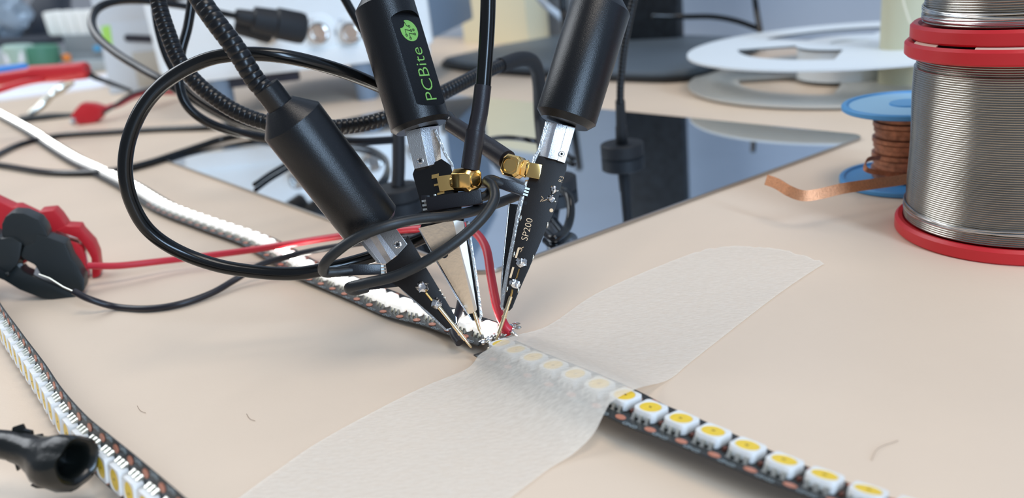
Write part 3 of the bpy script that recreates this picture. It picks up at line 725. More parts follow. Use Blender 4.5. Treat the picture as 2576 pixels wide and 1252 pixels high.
# cable to probe 3: the big loop passes behind the middle holder and ends on the left probe
tcA = thing('coaxial_cable', 'black coaxial cable with its gold plug in the rightmost probe', 'cable', D(1290, 410, 20.2), 'coaxial cables plugged into the probes')
part('jacket', B().tube(smooth_path([D(1128, 295, 22.3), D(1142, 312, 22.0), D(1160, 328, 21.8)], 4), 0.175, 18), M['cable'], tcA)
part('strain_relief', B().tube(smooth_path([D(1136, 312, 22.0), D(1180, 340, 21.6), D(1215, 360, 21.3)], 4), 0.23, 22), M['shrink'], tcA)
part('strain_relief', B().tube(smooth_path([D(1190, 346, 21.5), D(1235, 374, 21.0), D(1276, 402, 20.5)], 4), 0.25, 22), M['shrink'], tcA)
hexplug(tcA, D(1291, 418, 20.25), (-FW * 0.9 - RT * 0.42 + UPV * .05), ax3, 0.27, 0.2)
part('ferrule', B().lathe(D(1302, 420, 20.25), (RT * .95 - UPV * .2), [(0, 0.2), (0.22, 0.25), (0.26, 0.19)], 6), M['gold'], tcA)
part('collar', B().lathe(D(1322, 424, 20.22), (RT * .95 - UPV * .2), [(0, 0.21), (0.03, 0.23), (0.06, 0.21)], 24), M['gold'], tcA)
part('socket', B().box(D(1343, 430, f3(430) - 0.10), (RT * .97 - UPV * .2) * .17, (UPV * .97 + RT * .2) * .185, FW * .11), M['gold'], tp3, bevel=0.012, label='gold square socket')
loop = smooth_path([D(1128, 295, 22.3), D(1060, 262, 22.4), D(980, 228, 21.6), D(880, 186, 20.8), D(790, 158, 20.2), D(700, 140, 19.8), D(610, 136, 19.7), D(520, 150, 19.7), D(430, 196, 19.6), D(365, 262, 19.5), D(326, 345, 19.5), D(315, 430, 19.6), D(332, 510, 19.8), D(375, 580, 20.1), D(450, 632, 20.4), D(550, 668, 20.6), D(660, 685, 20.7), D(745, 688, 20.7), D(810, 678, 20.8), D(870, 664, 21.0), D(945, 642, 21.3), D(1030, 612, 21.6), D(1090, 585, 21.9)], 12)
single('loop_cable', B().tube(loop, 0.172, 22), M['cable'], 'thick glossy black cable making the big loop left of the probes', 'cable', base=D(660, 688, 20.7))
# ground leads
def lead(label, pts, r, sockets, mname='lead', cat='wire', name='ground_lead', group='ground leads between the probes'):
    q = [Vector(p) for p in pts]; lo = min(q, key=lambda v: v.z)
    t = thing(name, label, cat, lo, group)
    part('insulation', B().tube(smooth_path(q, 10), r, 18), M[mname], t)
    for a, b_, hw in sockets: dupont(t, a, b_, hw)
    return t
lead('thin black ground lead arching below the left holder from the leftmost probe', [D(885, 680, 19.9), D(845, 684, 19.75), D(815, 683, 19.6), D(818, 662, 19.2), D(850, 630, 18.95), D(905, 594, 18.85), D(980, 566, 18.9), D(1060, 550, 19.2), D(1140, 542, 19.6), D(1220, 522, 20.4), D(1300, 493, 21.2)], 0.128,
     [(D(878, 679, 19.9), D(958, 677, 20.05), 0.13)])
lead('black ground lead crossing in front of the metal plate to the rightmost probe', [D(925, 722, 20.0), D(890, 730, 19.85), D(880, 722, 19.6), D(920, 712, 19.4), D(1000, 692, 19.2), D(1080, 652, 19.1), D(1150, 606, 19.15), D(1210, 552, 19.3), D(1242, 505, 19.5), D(1240, 470, 19.7), D(1226, 456, 19.9), D(1240, 453, 20.05), D(1262, 463, 20.15)], 0.13,
     [(D(915, 718, 20.05), D(1015, 706, 20.1), 0.125), (D(1254, 459, 20.15), D(1318, 480, 20.2), 0.13)])
lead('short black ground lead curling out of the socket below the middle gold plug', [D(1196, 497, 20.0), D(1222, 492, 19.95), D(1236, 476, 20.1), D(1232, 462, 20.3), D(1210, 462, 20.6)], 0.12,
     [(D(1212, 495, 20.0), D(1075, 515, 20.05), 0.175)])

# ------------------------------------------------------------------ red and black supply wires, crocodile clips
b = B().tube(smooth_path([P(222, 668, 0.75), P(300, 668, .6), P(420, 655, .45), P(520, 643, .45), P(620, 630, .5), P(700, 618, .6), P(800, 602, .8), P(900, 588, 1.1), P(990, 580, 1.3), P(1070, 574, 1.5), P(1150, 566, 1.8), P(1190, 580, 2.0), P(1222, 622, 1.8), P(1236, 700, 1.3), P(1250, 770, .85), P(1268, 816, .55), P(1282, 832, .4)], 8), 0.118, 16)
tr_ = thing('supply_wire', 'red silicone wire from the red clip, arching down to the solder joint', 'wire', P(420, 655, 0))
part('insulation', b, M['red_wire'], tr_)
part('bare_end', B().tube([P(1278, 828, .42), P(1290, 838, .36), P(1302, 846, .3)], [0.05, .05, .03], 8), M['solder'], tr_)
part('melted_end', B().blob(P(1276, 834, .36), (0.15, 0.12, 0.12), jit=0.2, seed=9), M['red_flange'], tr_)
b = B().tube(smooth_path([P(186, 733, 0.75), P(225, 752, 0.5), P(290, 771, .12), P(370, 776, .11), P(450, 765, .12), P(530, 738, .14), P(590, 704, .25), P(650, 668, .5), P(720, 646, .62), P(800, 628, .75), P(900, 612, .9), P(1000, 600, 1.1), P(1080, 596, 1.3), P(1140, 640, 1.3), P(1160, 720, 0.9), P(1157, 770, .62), P(1143, 815, .5), P(1141, 838, .42), P(1156, 862, 0.3)], 8), 0.105, 16)
tb_ = thing('supply_wire', 'black silicone wire from the black clip sagging onto the bench', 'wire', P(370, 776, 0))
part('insulation', b, M['black_wire'], tb_)
part('bare_strands', B().tube([P(190, 735, .75), P(160, 722, .85), P(125, 700, 1.0), P(98, 690, 1.1)], 0.025, 8), M['pin'], tb_)
BK = Vector((0, 1, 0.0))
def slab(l, d, th, b=None):
    b = b or B(); return b.prism([D(x, y, d) for x, y in l], Vector((-.25, .95, 0)) * th)
dc = PD(110, 752, 0) - 0.15
t = thing('crocodile_clip', 'black crocodile clip biting the black wire, in front of the red clip', 'clip', P(110, 752, 0))
part('upper_jaw', slab([(60, 618), (84, 612), (92, 588), (125, 598), (165, 612), (180, 650), (196, 672), (213, 702), (213, 728), (206, 739), (185, 734), (150, 715), (122, 703), (100, 690), (88, 668), (62, 655), (50, 645)], dc - .1, 0.75), M['black_clip'], t, bevel=0.09)
part('upper_handle', slab([(3, 565), (12, 545), (30, 534), (60, 536), (98, 553), (112, 572), (122, 596), (95, 600), (84, 614), (60, 622), (38, 605), (3, 596)], dc - 0.05, 0.8), M['black_clip'], t, bevel=0.1)
part('lower_handle', slab([(-60, 560), (0, 600), (30, 596), (56, 612), (50, 650), (42, 668), (20, 690), (-10, 670), (-60, 640)], dc - 0.15, 0.85), M['black_clip'], t, bevel=0.1)
part('lower_jaw', slab([(-30, 665), (0, 655), (40, 662), (60, 685), (98, 702), (150, 722), (192, 742), (191, 752), (178, 760), (150, 758), (105, 751), (50, 730), (10, 706), (-30, 690)], dc, 0.7), M['black_clip'], t, bevel=0.09)
part('pivot_spring', B().tube([D(48, 660, dc + .1), D(48, 660, dc + .1) + BK * .5], 0.14, 16), M['chrome'], t)
part('rivet', B().blob(D(19, 689, dc - .12), (0.07, 0.07, 0.05), ax=AX), M['black_clip'], t)
part('metal_jaws', slab([(90, 672), (130, 694), (190, 730), (196, 738), (190, 742), (120, 708), (85, 690)], dc + .1, 0.4), M['chrome'], t)
dr = PD(230, 700, 0) - .1
t = thing('crocodile_clip', 'red crocodile clip holding the red wire, lying behind the black clip', 'clip', P(235, 700, 0))
part('upper_handle', slab([(-60, 480), (0, 508), (30, 522), (44, 521), (95, 545), (130, 560), (140, 590), (118, 615), (60, 600), (-60, 560)], dr + .1, 0.8), M['red_clip'], t, bevel=0.08)
part('handle_flange', slab([(97, 533), (135, 529), (150, 545), (168, 571), (138, 582), (108, 580), (97, 556)], dr + .05, 0.8), M['red_clip'], t, bevel=0.05)
part('upper_jaw', slab([(140, 580), (166, 568), (201, 570), (207, 582), (235, 612), (247, 640), (253, 690), (246, 697), (232, 700), (229, 650), (214, 622), (196, 600), (168, 590)], dr, 0.7), M['red_clip'], t, bevel=0.05)
part('lower_jaw', slab([(100, 580), (135, 588), (160, 604), (190, 612), (206, 622), (215, 645), (218, 670), (222, 697), (212, 702), (160, 700), (100, 660)], dr - 0.05, 0.75), M['red_clip'], t, bevel=0.08)
part('metal_jaws', slab([(170, 598), (196, 606), (218, 640), (226, 690), (220, 690), (212, 645), (192, 612)], dr + .08, 0.4), M['chrome'], t)
# torn rubber sleeve in the near left corner
def scrap():
    ds = PD(120, 1236, 0) - 0.35
    t = thing('rubber_sleeve', 'torn shiny black rubber sleeve with a round open end, in the lower left corner', 'rubber scrap', P(130, 1240, 0))
    cs = [(-60, 1110, 34), (-10, 1112, 36), (40, 1120, 38), (80, 1135, 42), (110, 1150, 52), (135, 1160, 64), (160, 1163, 70), (185, 1163, 66)]
    ax = (RT * 0.9 - FW * 0.42 - UPV * 0.1).normalized(); u = (UPV - ax * UPV.dot(ax)).normalized(); w = ax.cross(u); n = 30
    def ring(x, y, r, k, dd, sd):
        c = D(x, y, ds - dd); out = []
        for j in range(n):
            a = 2 * math.pi * j / n; e = 1 + 0.16 * noise.noise(Vector((math.cos(a) * 1.5, math.sin(a) * 1.5, sd)))
            out.append(c + (u * math.cos(a) + w * math.sin(a)) * (r * k * e * ds / F))
        return out
    rs = [ring(x, y, r, 1, 0.1 * i, i * .35) for i, (x, y, r) in enumerate(cs)]
    rs += [ring(192, 1160, 55, 1, 0.78, 2.6), ring(188, 1158, 42, 1, 0.74, 2.4), ring(170, 1157, 35, 1, 0.6, 2.6), ring(140, 1153, 26, 1, .4, 2.6)]
    part('sleeve', B().rings(rs), M['scrap'], t, ang=60)
    part('torn_flap', B().prism([D(95, 1205, ds - .3), D(70, 1222, ds - .3), D(90, 1230, ds - .3), D(165, 1232, ds - .35), D(196, 1205, ds - .45), D(200, 1180, ds - .45), D(130, 1195, ds - .35)], FW * 0.5), M['scrap'], t, bevel=0.06)
    for l in ([(28, 1085), (30, 1074), (52, 1067), (58, 1080), (76, 1084), (78, 1096), (100, 1092), (106, 1108), (60, 1125), (26, 1110)], [(10, 1140), (16, 1160), (36, 1168), (42, 1186), (50, 1168), (70, 1160), (75, 1150), (40, 1130)]):
        part('torn_rim', B().prism([D(x, y, ds - .15) for x, y in l], FW * 0.12), M['scrap'], t, bevel=0.02)
scrap()
# ------------------------------------------------------------------ solder spools
SC = Vector((14.48, 22.12, 0))
def spool(t, z0, hgt, R, Rb, wires, tilt=0):
    def fl(z, th, name, lip=True):
        pr = [(0, R - .35), (0, R - .06), (0.06, R), (th - .08, R), (th, R - .08), (th - .02, R - .2), (th - .12, R - .28), (th - .12, 0.9)]
        return part(name, B().lathe(SC + Vector((0, 0, z)), (0, 0, 1), [(0, 0.9)] + pr, 96), M['red_flange'], t)
    fl(z0, 0.42, 'lower_flange')
    up = fl(z0 + hgt - 0.42, 0.42, 'upper_flange')
    za, zb = z0 + 0.42, z0 + hgt - 0.42; pitch = 0.062; n = int((zb - za) / pitch); pr = [(0, Rb - .2)]
    for i in range(n):
        e = 0.015 * math.sin(i * 0.13)
        if i < 5: e += 0.05
        if i > n - 6: e -= 0.05
        for k in range(4): pr.append(((i + k / 4) * pitch, Rb + e + 0.02 * math.sin(math.pi * k / 4)))
    pr.append((zb - za, Rb - .2))
    part('wound_solder', B().lathe(SC + Vector((0, 0, za)), (0, 0, 1), pr, 96), M['tin'], t, ang=80)
    for k in range(wires):
        ph = random.uniform(0, 6); am = random.uniform(.04, .16); zz = za + random.uniform(.12, .45)
        pts = [SC + Vector(((Rb + .06) * math.cos(a), (Rb + .06) * math.sin(a), zz + am * math.sin(a + ph))) for a in [2 * math.pi * j / 64 for j in range(65)]]
        part('loose_turn', B().tube(pts, 0.032, 8), M['tin2'], t)
    return up
t = thing('solder_spool', 'large red-flanged spool of silver solder wire standing on the bench, lower of two', 'spool', SC, 'stacked red solder spools')
up = spool(t, 0.0, 5.62, 2.98, 2.68, 4)
for a0, a1 in ((172, 196), (215, 262)):
    pts = [SC + Vector((2.86 * math.cos(math.radians(a)), 2.86 * math.sin(math.radians(a)), 5.625)) for a in range(a0, a1, 3)]
    part('label_remnant', B().tube(pts, 0.06, 8, flat=0.3), M['paperrim'], up)
t = thing('solder_spool', 'red-flanged solder spool stacked on top of the lower one, cut off by the top edge', 'spool', SC + Vector((0, 0, 5.66)), 'stacked red solder spools')
spool(t, 5.66, 4.6, 2.86, 2.5, 7)
# solder wick
BC = Vector((14.2, 27.65, 0)); 
t = thing('desoldering_braid', 'blue spool of copper desoldering braid half hidden behind the solder spools', 'spool', BC)
for z, nm_ in ((0, 'lower_flange'), (2.62, 'upper_flange')):
    fl = part(nm_, B().lathe(BC + Vector((0, 0, z)), (0, 0, 1), [(0, 0.35), (0, 2.1), (0.04, 2.16), (0.16, 2.16), (0.2, 2.12), (0.2, 2.0), (0.14, 1.95), (0.14, 0.62), (0.2, 0.6), (0.2, 0.35)], 72), M['blue'], t)
part('label', B().lathe(BC + Vector((0, 0, 2.762)), (0, 0, 1), [(0, 0.7), (0, 1.9), (0.01, 1.9), (0.01, 0.7)], 64), M['bluelt'], t)
part('hub_hole', B().lathe(BC + Vector((0, 0, 2.80)), (0, 0, 1), [(0, 0.36), (0.012, 0.36)], 40), mat('dark_blue_hole', rgb(20, 44, 84), 0.6), t)
pr = [(0, 0.5)]
for i in range(13): pr += [(0.005 + i * .185, 1.02 + 0.05 * math.sin(i * 2.1)), (0.02 + i * .185, 1.07 + 0.05 * math.sin(i * 2.1)), (0.165 + i * .185, 1.07 + 0.05 * math.sin(i * 2.1)), (0.18 + i * .185, 1.02)]
pr.append((2.42, 0.5))
part('wound_braid', B().lathe(BC + Vector((0, 0, 0.2)), (0, 0, 1), pr, 64), M['wick2'], t, ang=60)
def ribbon(path, w, th):
    path = smooth_path(path, 8); rs = []
    for i, p in enumerate(path):
        T = (path[min(i + 1, len(path) - 1)] - path[max(i - 1, 0)]).normalized(); u = Vector((0, 0, 1)); u = (u - T * u.dot(T)).normalized(); s = T.cross(u)
        u = (u * 0.92 + s * 0.35).normalized(); s = T.cross(u)
        rs.append([p - u * w - s * th, p + u * w - s * th, p + u * w + s * th, p - u * w + s * th])
    return B().rings(rs)
part('braid_tail', ribbon([D(2330, 440, 26.6), D(2270, 452, 26.4), D(2200, 462, 26.0), D(2120, 474, 25.6), D(2060, 488, 25.4), D(2020, 492, 25.4), D(1985, 480, 25.6), D(1955, 462, 26), D(1928, 452, 26.4)], 0.17, 0.025), M['wick'], t)
part('loose_braid', ribbon([D(2290, 445, 26.9), D(2215, 435, 26.9), D(2178, 425, 27.0), D(2182, 402, 27.3), D(2215, 395, 27.6)], 0.08, 0.02), M['wick2'], t)

# ------------------------------------------------------------------ white component reels
def reels():
    c = Vector((21.0, 48.1, 0))
    t = thing('component_reel', 'large white component reel with two thin flanges lying flat behind the mirror plate', 'reel', c)
    def flange(z, name, m, windows, tilt=0.0):
        b = B(); R, r0 = 9.3, 1.1; N = 96; th = 0.12
        ri = 3.0; ro = 6.3
        def ringpts(r, zz): return [c + Vector((r * math.cos(2 * math.pi * k / N), r * math.sin(2 * math.pi * k / N), zz)) for k in range(N)]
        rad = [r0, ri, ro, R]; k0 = len(b.v)
        for zz in (z, z + th):
            for r in rad: b.v += ringpts(r, zz)
        def idx(l, q, j): return l * len(rad) * N + q * N + j % N
        for j in range(N):
            for q in range(3):
                if q == 1 and windows and (j % (N // 3)) > N // 9:
                    continue
                b.f.append((idx(0, q, j), idx(0, q, j + 1), idx(0, q + 1, j + 1), idx(0, q + 1, j)))
                b.f.append((idx(1, q, j), idx(1, q + 1, j), idx(1, q + 1, j + 1), idx(1, q, j + 1)))
            b.f.append((idx(0, 3, j), idx(0, 3, j + 1), idx(1, 3, j + 1), idx(1, 3, j)))
            b.f.append((idx(0, 0, j), idx(1, 0, j), idx(1, 0, j + 1), idx(0, 0, j + 1)))
        part(name, b, m, t)
    flange(0.12, 'lower_flange', M['reel2'], True)
    flange(1.95, 'upper_flange', M['reel'], True)
    part('hub', B().lathe(c + Vector((0, 0, 0.24)), (0, 0, 1), [(0, 2.9), (1.71, 2.9)], 48), M['reel'], t)
reels()
# cream cylinder behind the spools
cc = P(2268, 215, 0); 
t = thing('cream_tube', 'tall cream translucent plastic tube standing behind the blue and red spools', 'tube', cc)
part('tube_wall', B().lathe(cc, (0, 0, 1), [(0, 1.15), (0.05, 1.2), (14, 1.2), (14.05, 1.1)], 48), M['cream'], t)
part('filament', B().tube(smooth_path([D(2265, -60, 41), D(2272, 0, 41), D(2280, 30, 41), D(2290, 60, 41)], 6), 0.05, 8), M['creamwire'], t)

# ------------------------------------------------------------------ monitor foot and column
def monitor():
    zf = 0.9
    t = thing('monitor_stand', 'grey monitor foot with a broad black column behind the mirror plate', 'monitor stand', P(1560, 200, 0))
    fr = [(1110, 168), (1170, 182), (1300, 192), (1430, 200), (1560, 207), (1700, 209), (1790, 192), (1870, 150), (1925, 112)]
    front = [P(x, y, 0) for x, y in smooth_px(fr)]
    bk = [(1930, 98), (1750, 91), (1600, 88), (1415, 88), (1250, 116), (1120, 146)]
    back = [P(x, y, 0.6) for x, y in bk]
    for p in back: p.z = 0
    out = front + back
    part('foot', B().rings([[p + Vector((0, 0, .06)) for p in out], [p + Vector((0, 0, 0.42)) for p in out]]), M['footdk'], t, bevel=0.05)
    cen = sum(out, Vector()) / len(out)
    top = [cen + (p - cen) * 0.985 for p in out]
    part('foot_cover', B().rings([[p + Vector((0, 0, .42)) for p in top], [p + Vector((0, 0, 0.75)) for p in [cen + (q - cen) * 0.97 for q in out]]]), M['foot'], t, bevel=0.06)
    a, b_ = P(1556, 104, 0.7), P(1706, 97, 0.7); a.z = b_.z = .7
    ex = (b_ - a); ex.z = 0; w = ex.length; ex.normalize(); n = Vector((-ex.y, ex.x, 0))
    part('column', B().rings([[a, b_, b_ + n * 1.6, a + n * 1.6], [a + Vector((0, 0, 26)) - ex * .3, b_ + Vector((0, 0, 26)) + ex * .3, b_ + Vector((0, 0, 26)) + n * 1.6, a + Vector((0, 0, 26)) + n * 1.6]]), M['stand'], t, bevel=0.15)
def smooth_px(l):
    return [(q.x, q.y) for q in smooth_path([Vector((a, b, 0)) for a, b in l], 5)]
monitor()
def bgcable(label, pts, r, m='cable', base=None):
    q = smooth_path(pts, 10); return single('cable', B().tube(q, r, 14), M[m], label, 'cable', base=min(q, key=lambda v: v.z))
bgcable('dark cable curving across the pale wall right of the monitor column', [D(1640, 40, 62), D(1720, 42, 62), D(1790, 42, 61), D(1850, 52, 60), D(1908, 72, 59)], 0.2)
bgcable('black cable dropping down the pale wall to the right tip of the monitor foot', [D(1890, -160, 60), D(1896, -40, 60), D(1902, 20, 60), D(1912, 78, 59.5)], 0.22)

# ------------------------------------------------------------------ bench instrument
bgcable('thin black cable hanging down the cream box left of the monitor column', [D(1412, -120, 62), D(1416, -20, 62), D(1419, 40, 62), D(1424, 88, 61)], 0.3)
def scope():
    dS = 60.0
    base = D(760, 225, dS); base.z = 0
    t = thing('signal_generator', 'white bench instrument with round connectors along its lower front, behind the probe holders', 'instrument', base)
    ex = Vector((1, 0, 0)); yb = base.y
    def fx(px): return D(px, 120, dS).x
    x0, x1 = fx(405), fx(1092)
    zb = D(750, 158, dS).z; zt_ = 16
    part('front_panel', B().prism([Vector((x, yb, z)) for x, z in ((x0, zb + .3), (x1, zb + .3), (x1, zt_), (x0, zt_))], Vector((0, 1.2, 0))), M['scope'], t, bevel=0.25)
    part('case', B().prism([Vector((x, yb + 1.0, z)) for x, z in ((x0 + .2, zb + .1), (x1 - .1, zb + .5), (x1 - .1, zt_ - .3), (x0 + .2, zt_ - .3))], Vector((3.0, 16, 0))), M['scope_side'], t, bevel=0.2)
    part('lower_lip', B().prism([Vector((x, yb - .5, z)) for x, z in ((x0 + .4, zb - .45), (x1 - .3, zb - .45), (x1 - .3, zb + .8), (x0 + .4, zb + .8))], Vector((0, 1.4, 0))), M['scope'], t, bevel=0.12)
    for px in (585, 690):
        part('vent_slot', B().box(Vector((fx(px), yb + .6, zb - .8)), (1.5, 0, 0), (0, .4, 0), (0, 0, .4)), M['slot'], t)
    for px in (540, 905):
        c = Vector((fx(px), yb + .6, 0)); part('foot', B().lathe(c, (0, 0, 1), [(0, .75), (zb + .3, .95)], 24), M['scope_side'], t, bevel=0)
    for px in (690, 812, 890, 1010):
        c = D(px, 78, dS - .2); c.y = yb - .05
        part('connector_collar', B().lathe(c + Vector((0, .1, 0)), (0, -1, 0), [(0, 1.35), (.1, 1.3), (.15, 1.2)], 32), M['scope'], t)
        k = part('connector', B().lathe(c, (0, -1, 0), [(0, .75), (.3, .75), (.32, .62), (.9, .62), (.9, .45), (.5, .42)], 32), M['nickel'], t)
        m_ = {812: 'red_flange', 890: 'blueplastic'}.get(px)
        if m_: part('colour_mark', B().box(c + Vector((-.5, -.0, .85)), (.25, 0, 0), (0, .05, 0), (0, 0, .18)), M[m_], t)
    part('screen', B().prism([Vector((x, yb - .05, z)) for x, z in ((x0 + 1, 8.4), (x1 - 1, 8.4), (x1 - 1, 15.2), (x0 + 1, 15.2))], Vector((0, .2, 0))), M['pcb_gloss'], t, bevel=.05)
scope()
# black probe plug in the instrument, with its cable looping at the left
t = thing('probe_cable', 'black ribbed plug pushed towards the white instrument, its thin cable looping at the upper left', 'cable', D(700, 66, 50))
a = D(592, 38, 50); b_ = D(762, 72, 52)
part('plug', B().lathe(a, b_ - a, [(0, .35), (.15, .42), (1.0, .5), (1.1, .75), (2.4, .85), (2.5, .98), (3.9, 1.0), (4.2, .95), (4.35, .7)], 32), M['rubber'], t)
part('second_plug', B().lathe(D(590, 62, 52), D(690, 88, 53) - D(590, 62, 52), [(0, .4), (.3, .6), (2.2, .65), (2.4, .4)], 24), M['rubber'], t)
part('jacket', B().tube(smooth_path([D(600, 42, 50), D(520, 26, 48), D(440, 12, 46), D(360, 2, 44), D(290, 4, 42), D(246, 22, 41), D(231, 55, 40), D(246, 92, 39), D(290, 132, 38), D(350, 170, 37), D(420, 210, 36), D(490, 252, 36), D(560, 292, 35.8), D(640, 322, 35.5), D(720, 345, 35.2)], 10), 0.2, 16), M['cable'], t)
# light grey case with a dark handle slot at the left
def leftbox():
    d = PD(330, 232, 0); base = P(330, 232, 0); yb = base.y
    t = thing('grey_case', 'light grey instrument case with a dark rounded handle slot and lime sticker, at the left', 'case', base)
    def q(px, py): v = D(px, py, d); return Vector((v.x, yb, v.z))
    a = D(330, 225, d)
    pts = [q(275, 232), q(272, 62), q(300, 48), q(470, 34), q(480, 190), q(470, 205)]
    pts[0].z = 0; pts[-1].z = 0; pts[-2].z = .3
    part('front', B().prism(pts, Vector((0, 3.5, 0))), M['scope_lt'], t, bevel=0.2)
    part('upper_case', B().prism([q(268, 60), q(262, -60), q(450, -80), q(455, 40)], Vector((0.5, 3.2, 0))), M['scope_lt'], t, bevel=0.15)
    part('putty_panel', B().prism([q(346, 128), q(352, 218), q(455, 205), q(450, 118)], Vector((0, -.15, 0))), M['putty'], t, bevel=0.03)
    pts = []
    c0_, c1_ = q(341, 91), q(400, 94)
    for c_, a0 in ((c1_, -90), (c0_, 90)):
        for k in range(9):
            a_ = math.radians(a0 + 180 * k / 8); pts.append(c_ + Vector((math.cos(a_) * .36, 0, math.sin(a_) * .36)))
    part('handle_slot', B().prism(pts, Vector((0, -.06, 0))), M['slot'], t)
    part('lime_sticker', B().prism([q(281, 112), q(281, 62), q(302, 58), q(301, 110)], Vector((0, -.06, 0))), M['lime'], t)
leftbox()
def bgbox(name, px0, py0, px1, py1, d, depth, m, label, cat, bevel=.1, rest=True, yshear=0.0):
    """a box facing the camera, its corners given on the plane at distance d"""
    a = D((px0 + px1) / 2, py1, d); yb = a.y
    def q(px, py): v = D(px, py, d); return Vector((v.x, yb, v.z))
    pts = [q(px0, py1), q(px1, py1 - yshear), q(px1, py0 - yshear), q(px0, py0)]
    b = B().prism(pts, Vector((0, depth, 0)))
    return single(name, b, M[m], label, cat, bevel=bevel)
# beige card box and tan card behind the monitor foot
def bgthing_box(name, label, cat, px, py, zc, sx, sy, sz, m, rz=0, bevel=.08, group=None):
    c = P(px, py, zc); c.z = zc
    ex = Vector((math.cos(rz), math.sin(rz), 0)) * sx / 2; ey = Vector((-math.sin(rz), math.cos(rz), 0)) * sy / 2
    b = B().box(c + Vector((0, 0, sz / 2)), ex, ey, Vector((0, 0, sz / 2)))
    return single(name, b, M[m], label, cat, base=c, bevel=bevel, group=group)
bgthing_box('card_box', 'cream card box standing between the instrument and the monitor column', 'box', 1272, 104, 0, 11, 3, 12, 'beige', -0.9)
bgcable('pale blue cable slanting across the cream card box', [D(1330, -40, 66), D(1370, 10, 66), D(1410, 45, 66), D(1440, 90, 66)], 0.28, 'scope_lt')
# ------------------------------------------------------------------ clutter at the upper left
bgthing_box('paper_stack', 'white printed papers lying flat behind the glowing strip at the left edge', 'paper', 160, 221, 0, 29, 12, .25, 'paper', 0.2, bevel=0.02)
bgthing_box('paper_sheet', 'single white sheet showing left of the grey case', 'paper', 250, 195, .26, 17, 7, .05, 'paper', -0.1, bevel=0.01)
def px_box(name, label, cat, pts, d, th, m, bevel=.1, base=None):
    b = B().prism([D(x, y, d) for x, y in pts], Vector((0, 1, 0)) * th)
    return single(name, b, M[m], label, cat, bevel=bevel)
# grey tray that carries the clutter
t = thing('parts_rack', 'grey plastic rack stacked with small parts behind the test leads', 'rack', P(150, 190, 0))
q0 = P(150, 190, 0); yb = q0.y
def rk(px, py, d=None): v = D(px, py, dep(q0)); return Vector((v.x, yb, max(v.z, 0.03)))
def rackpart(name, x0, y0, x1, y1, dy, th, m, sh=0):
    a = [rk(x0, y1), rk(x1, y1 - sh), rk(x1, y0 - sh), rk(x0, y0)]
    return part(name, B().prism([p + Vector((0, dy, 0)) for p in a], Vector((0, th, 0))), M[m], t, bevel=.15)
rackpart('rack_body', -60, 140, 265, 188, 0.4, 9, 'greybox', 8)
rackpart('rack_shelf', 165, 88, 275, 150, 1, 8, 'greybox', 4)
rackpart('clear_drawer', 165, 150, 300, 200, -1.2, 4, 'clear', 4)
rackpart('clear_drawer', -60, 125, 60, 172, -1.0, 4, 'clear', 6)
lb = thing('ribbed_strip', 'white ribbed terminal strip on top of the grey rack', 'terminal strip', rk(190, 90) + Vector((0, 2, 0)))
for k in range(6):
    x0 = 118 + k * 25; a = [rk(x0 + 8, 88 + k * 1), rk(x0 + 32, 90 + k), rk(x0 + 24, 26 - k), rk(x0, 30 - k)]
    part('terminal', B().prism([p + Vector((0, 1.5, 0)) for p in a], Vector((0, 3, 0))), M['tray'], lb, bevel=.3)
g = thing('green_pot', 'green plastic pot with a cream label standing in the clutter at the upper left', 'pot', rk(120, 168) + Vector((0, -2, 0)))
c = rk(128, 166) + Vector((0, -1.6, 0)); c.z -= .2
part('pot', B().lathe(c, (0.12, 0, 1), [(0, 1.9), (.2, 2.1), (2.9, 2.3), (3.1, 2.2)], 40), M['greenplastic'], g)
part('pale_lid', B().lathe(rk(88, 160) + Vector((0, -2.6, 0)), (0.1, 0, 1), [(0, 1.6), (2.6, 1.9), (2.8, 1.7)], 40), M['palegreen'], g)
part('label', B().prism([rk(66, 148) + Vector((0, -4.2, 0)), rk(110, 144) + Vector((0, -4.2, 0)), rk(110, 118) + Vector((0, -4.2, 0)), rk(66, 122) + Vector((0, -4.2, 0))], Vector((0, .2, 0))), M['paper'], g)
single('orange_cap', B().lathe(rk(190, 148) + Vector((0, -1.6, 0)), (0, 0, 1), [(0, .5), (.8, .55), (.9, .3)], 24), M['orange'], 'small orange cap beside the green pot', 'cap')
single('blue_chip', B().box(rk(262, 117) + Vector((0, -1, 0)), (.4, 0, 0), (0, .3, 0), (0, 0, .35)), M['sky'], 'small sky blue block beside the grey case', 'block', bevel=.05)
px_box('dark_pouch', 'dark blue-black folded pouch at the upper left corner behind the clear bag', 'pouch', [(30, 120), (60, 35), (100, -40), (150, -40), (150, 60), (166, 104), (100, 112)], dep(q0) + 13, 4, 'darkbag', .3)
px_box('dark_tray', 'flat dark tray edge along the upper left under the pouch', 'tray', [(-60, 132), (-60, 100), (150, 92), (160, 108)], dep(q0) + 6, 6, 'darkbag', .2)
single('clear_bag', B().blob(D(0, 45, dep(q0) + 9), (2.9, 1.8, 3.4), jit=.5, n=24, m=16, seed=4), M['bag'], 'crumpled clear plastic bag in the upper left corner', 'bag', ang=70)
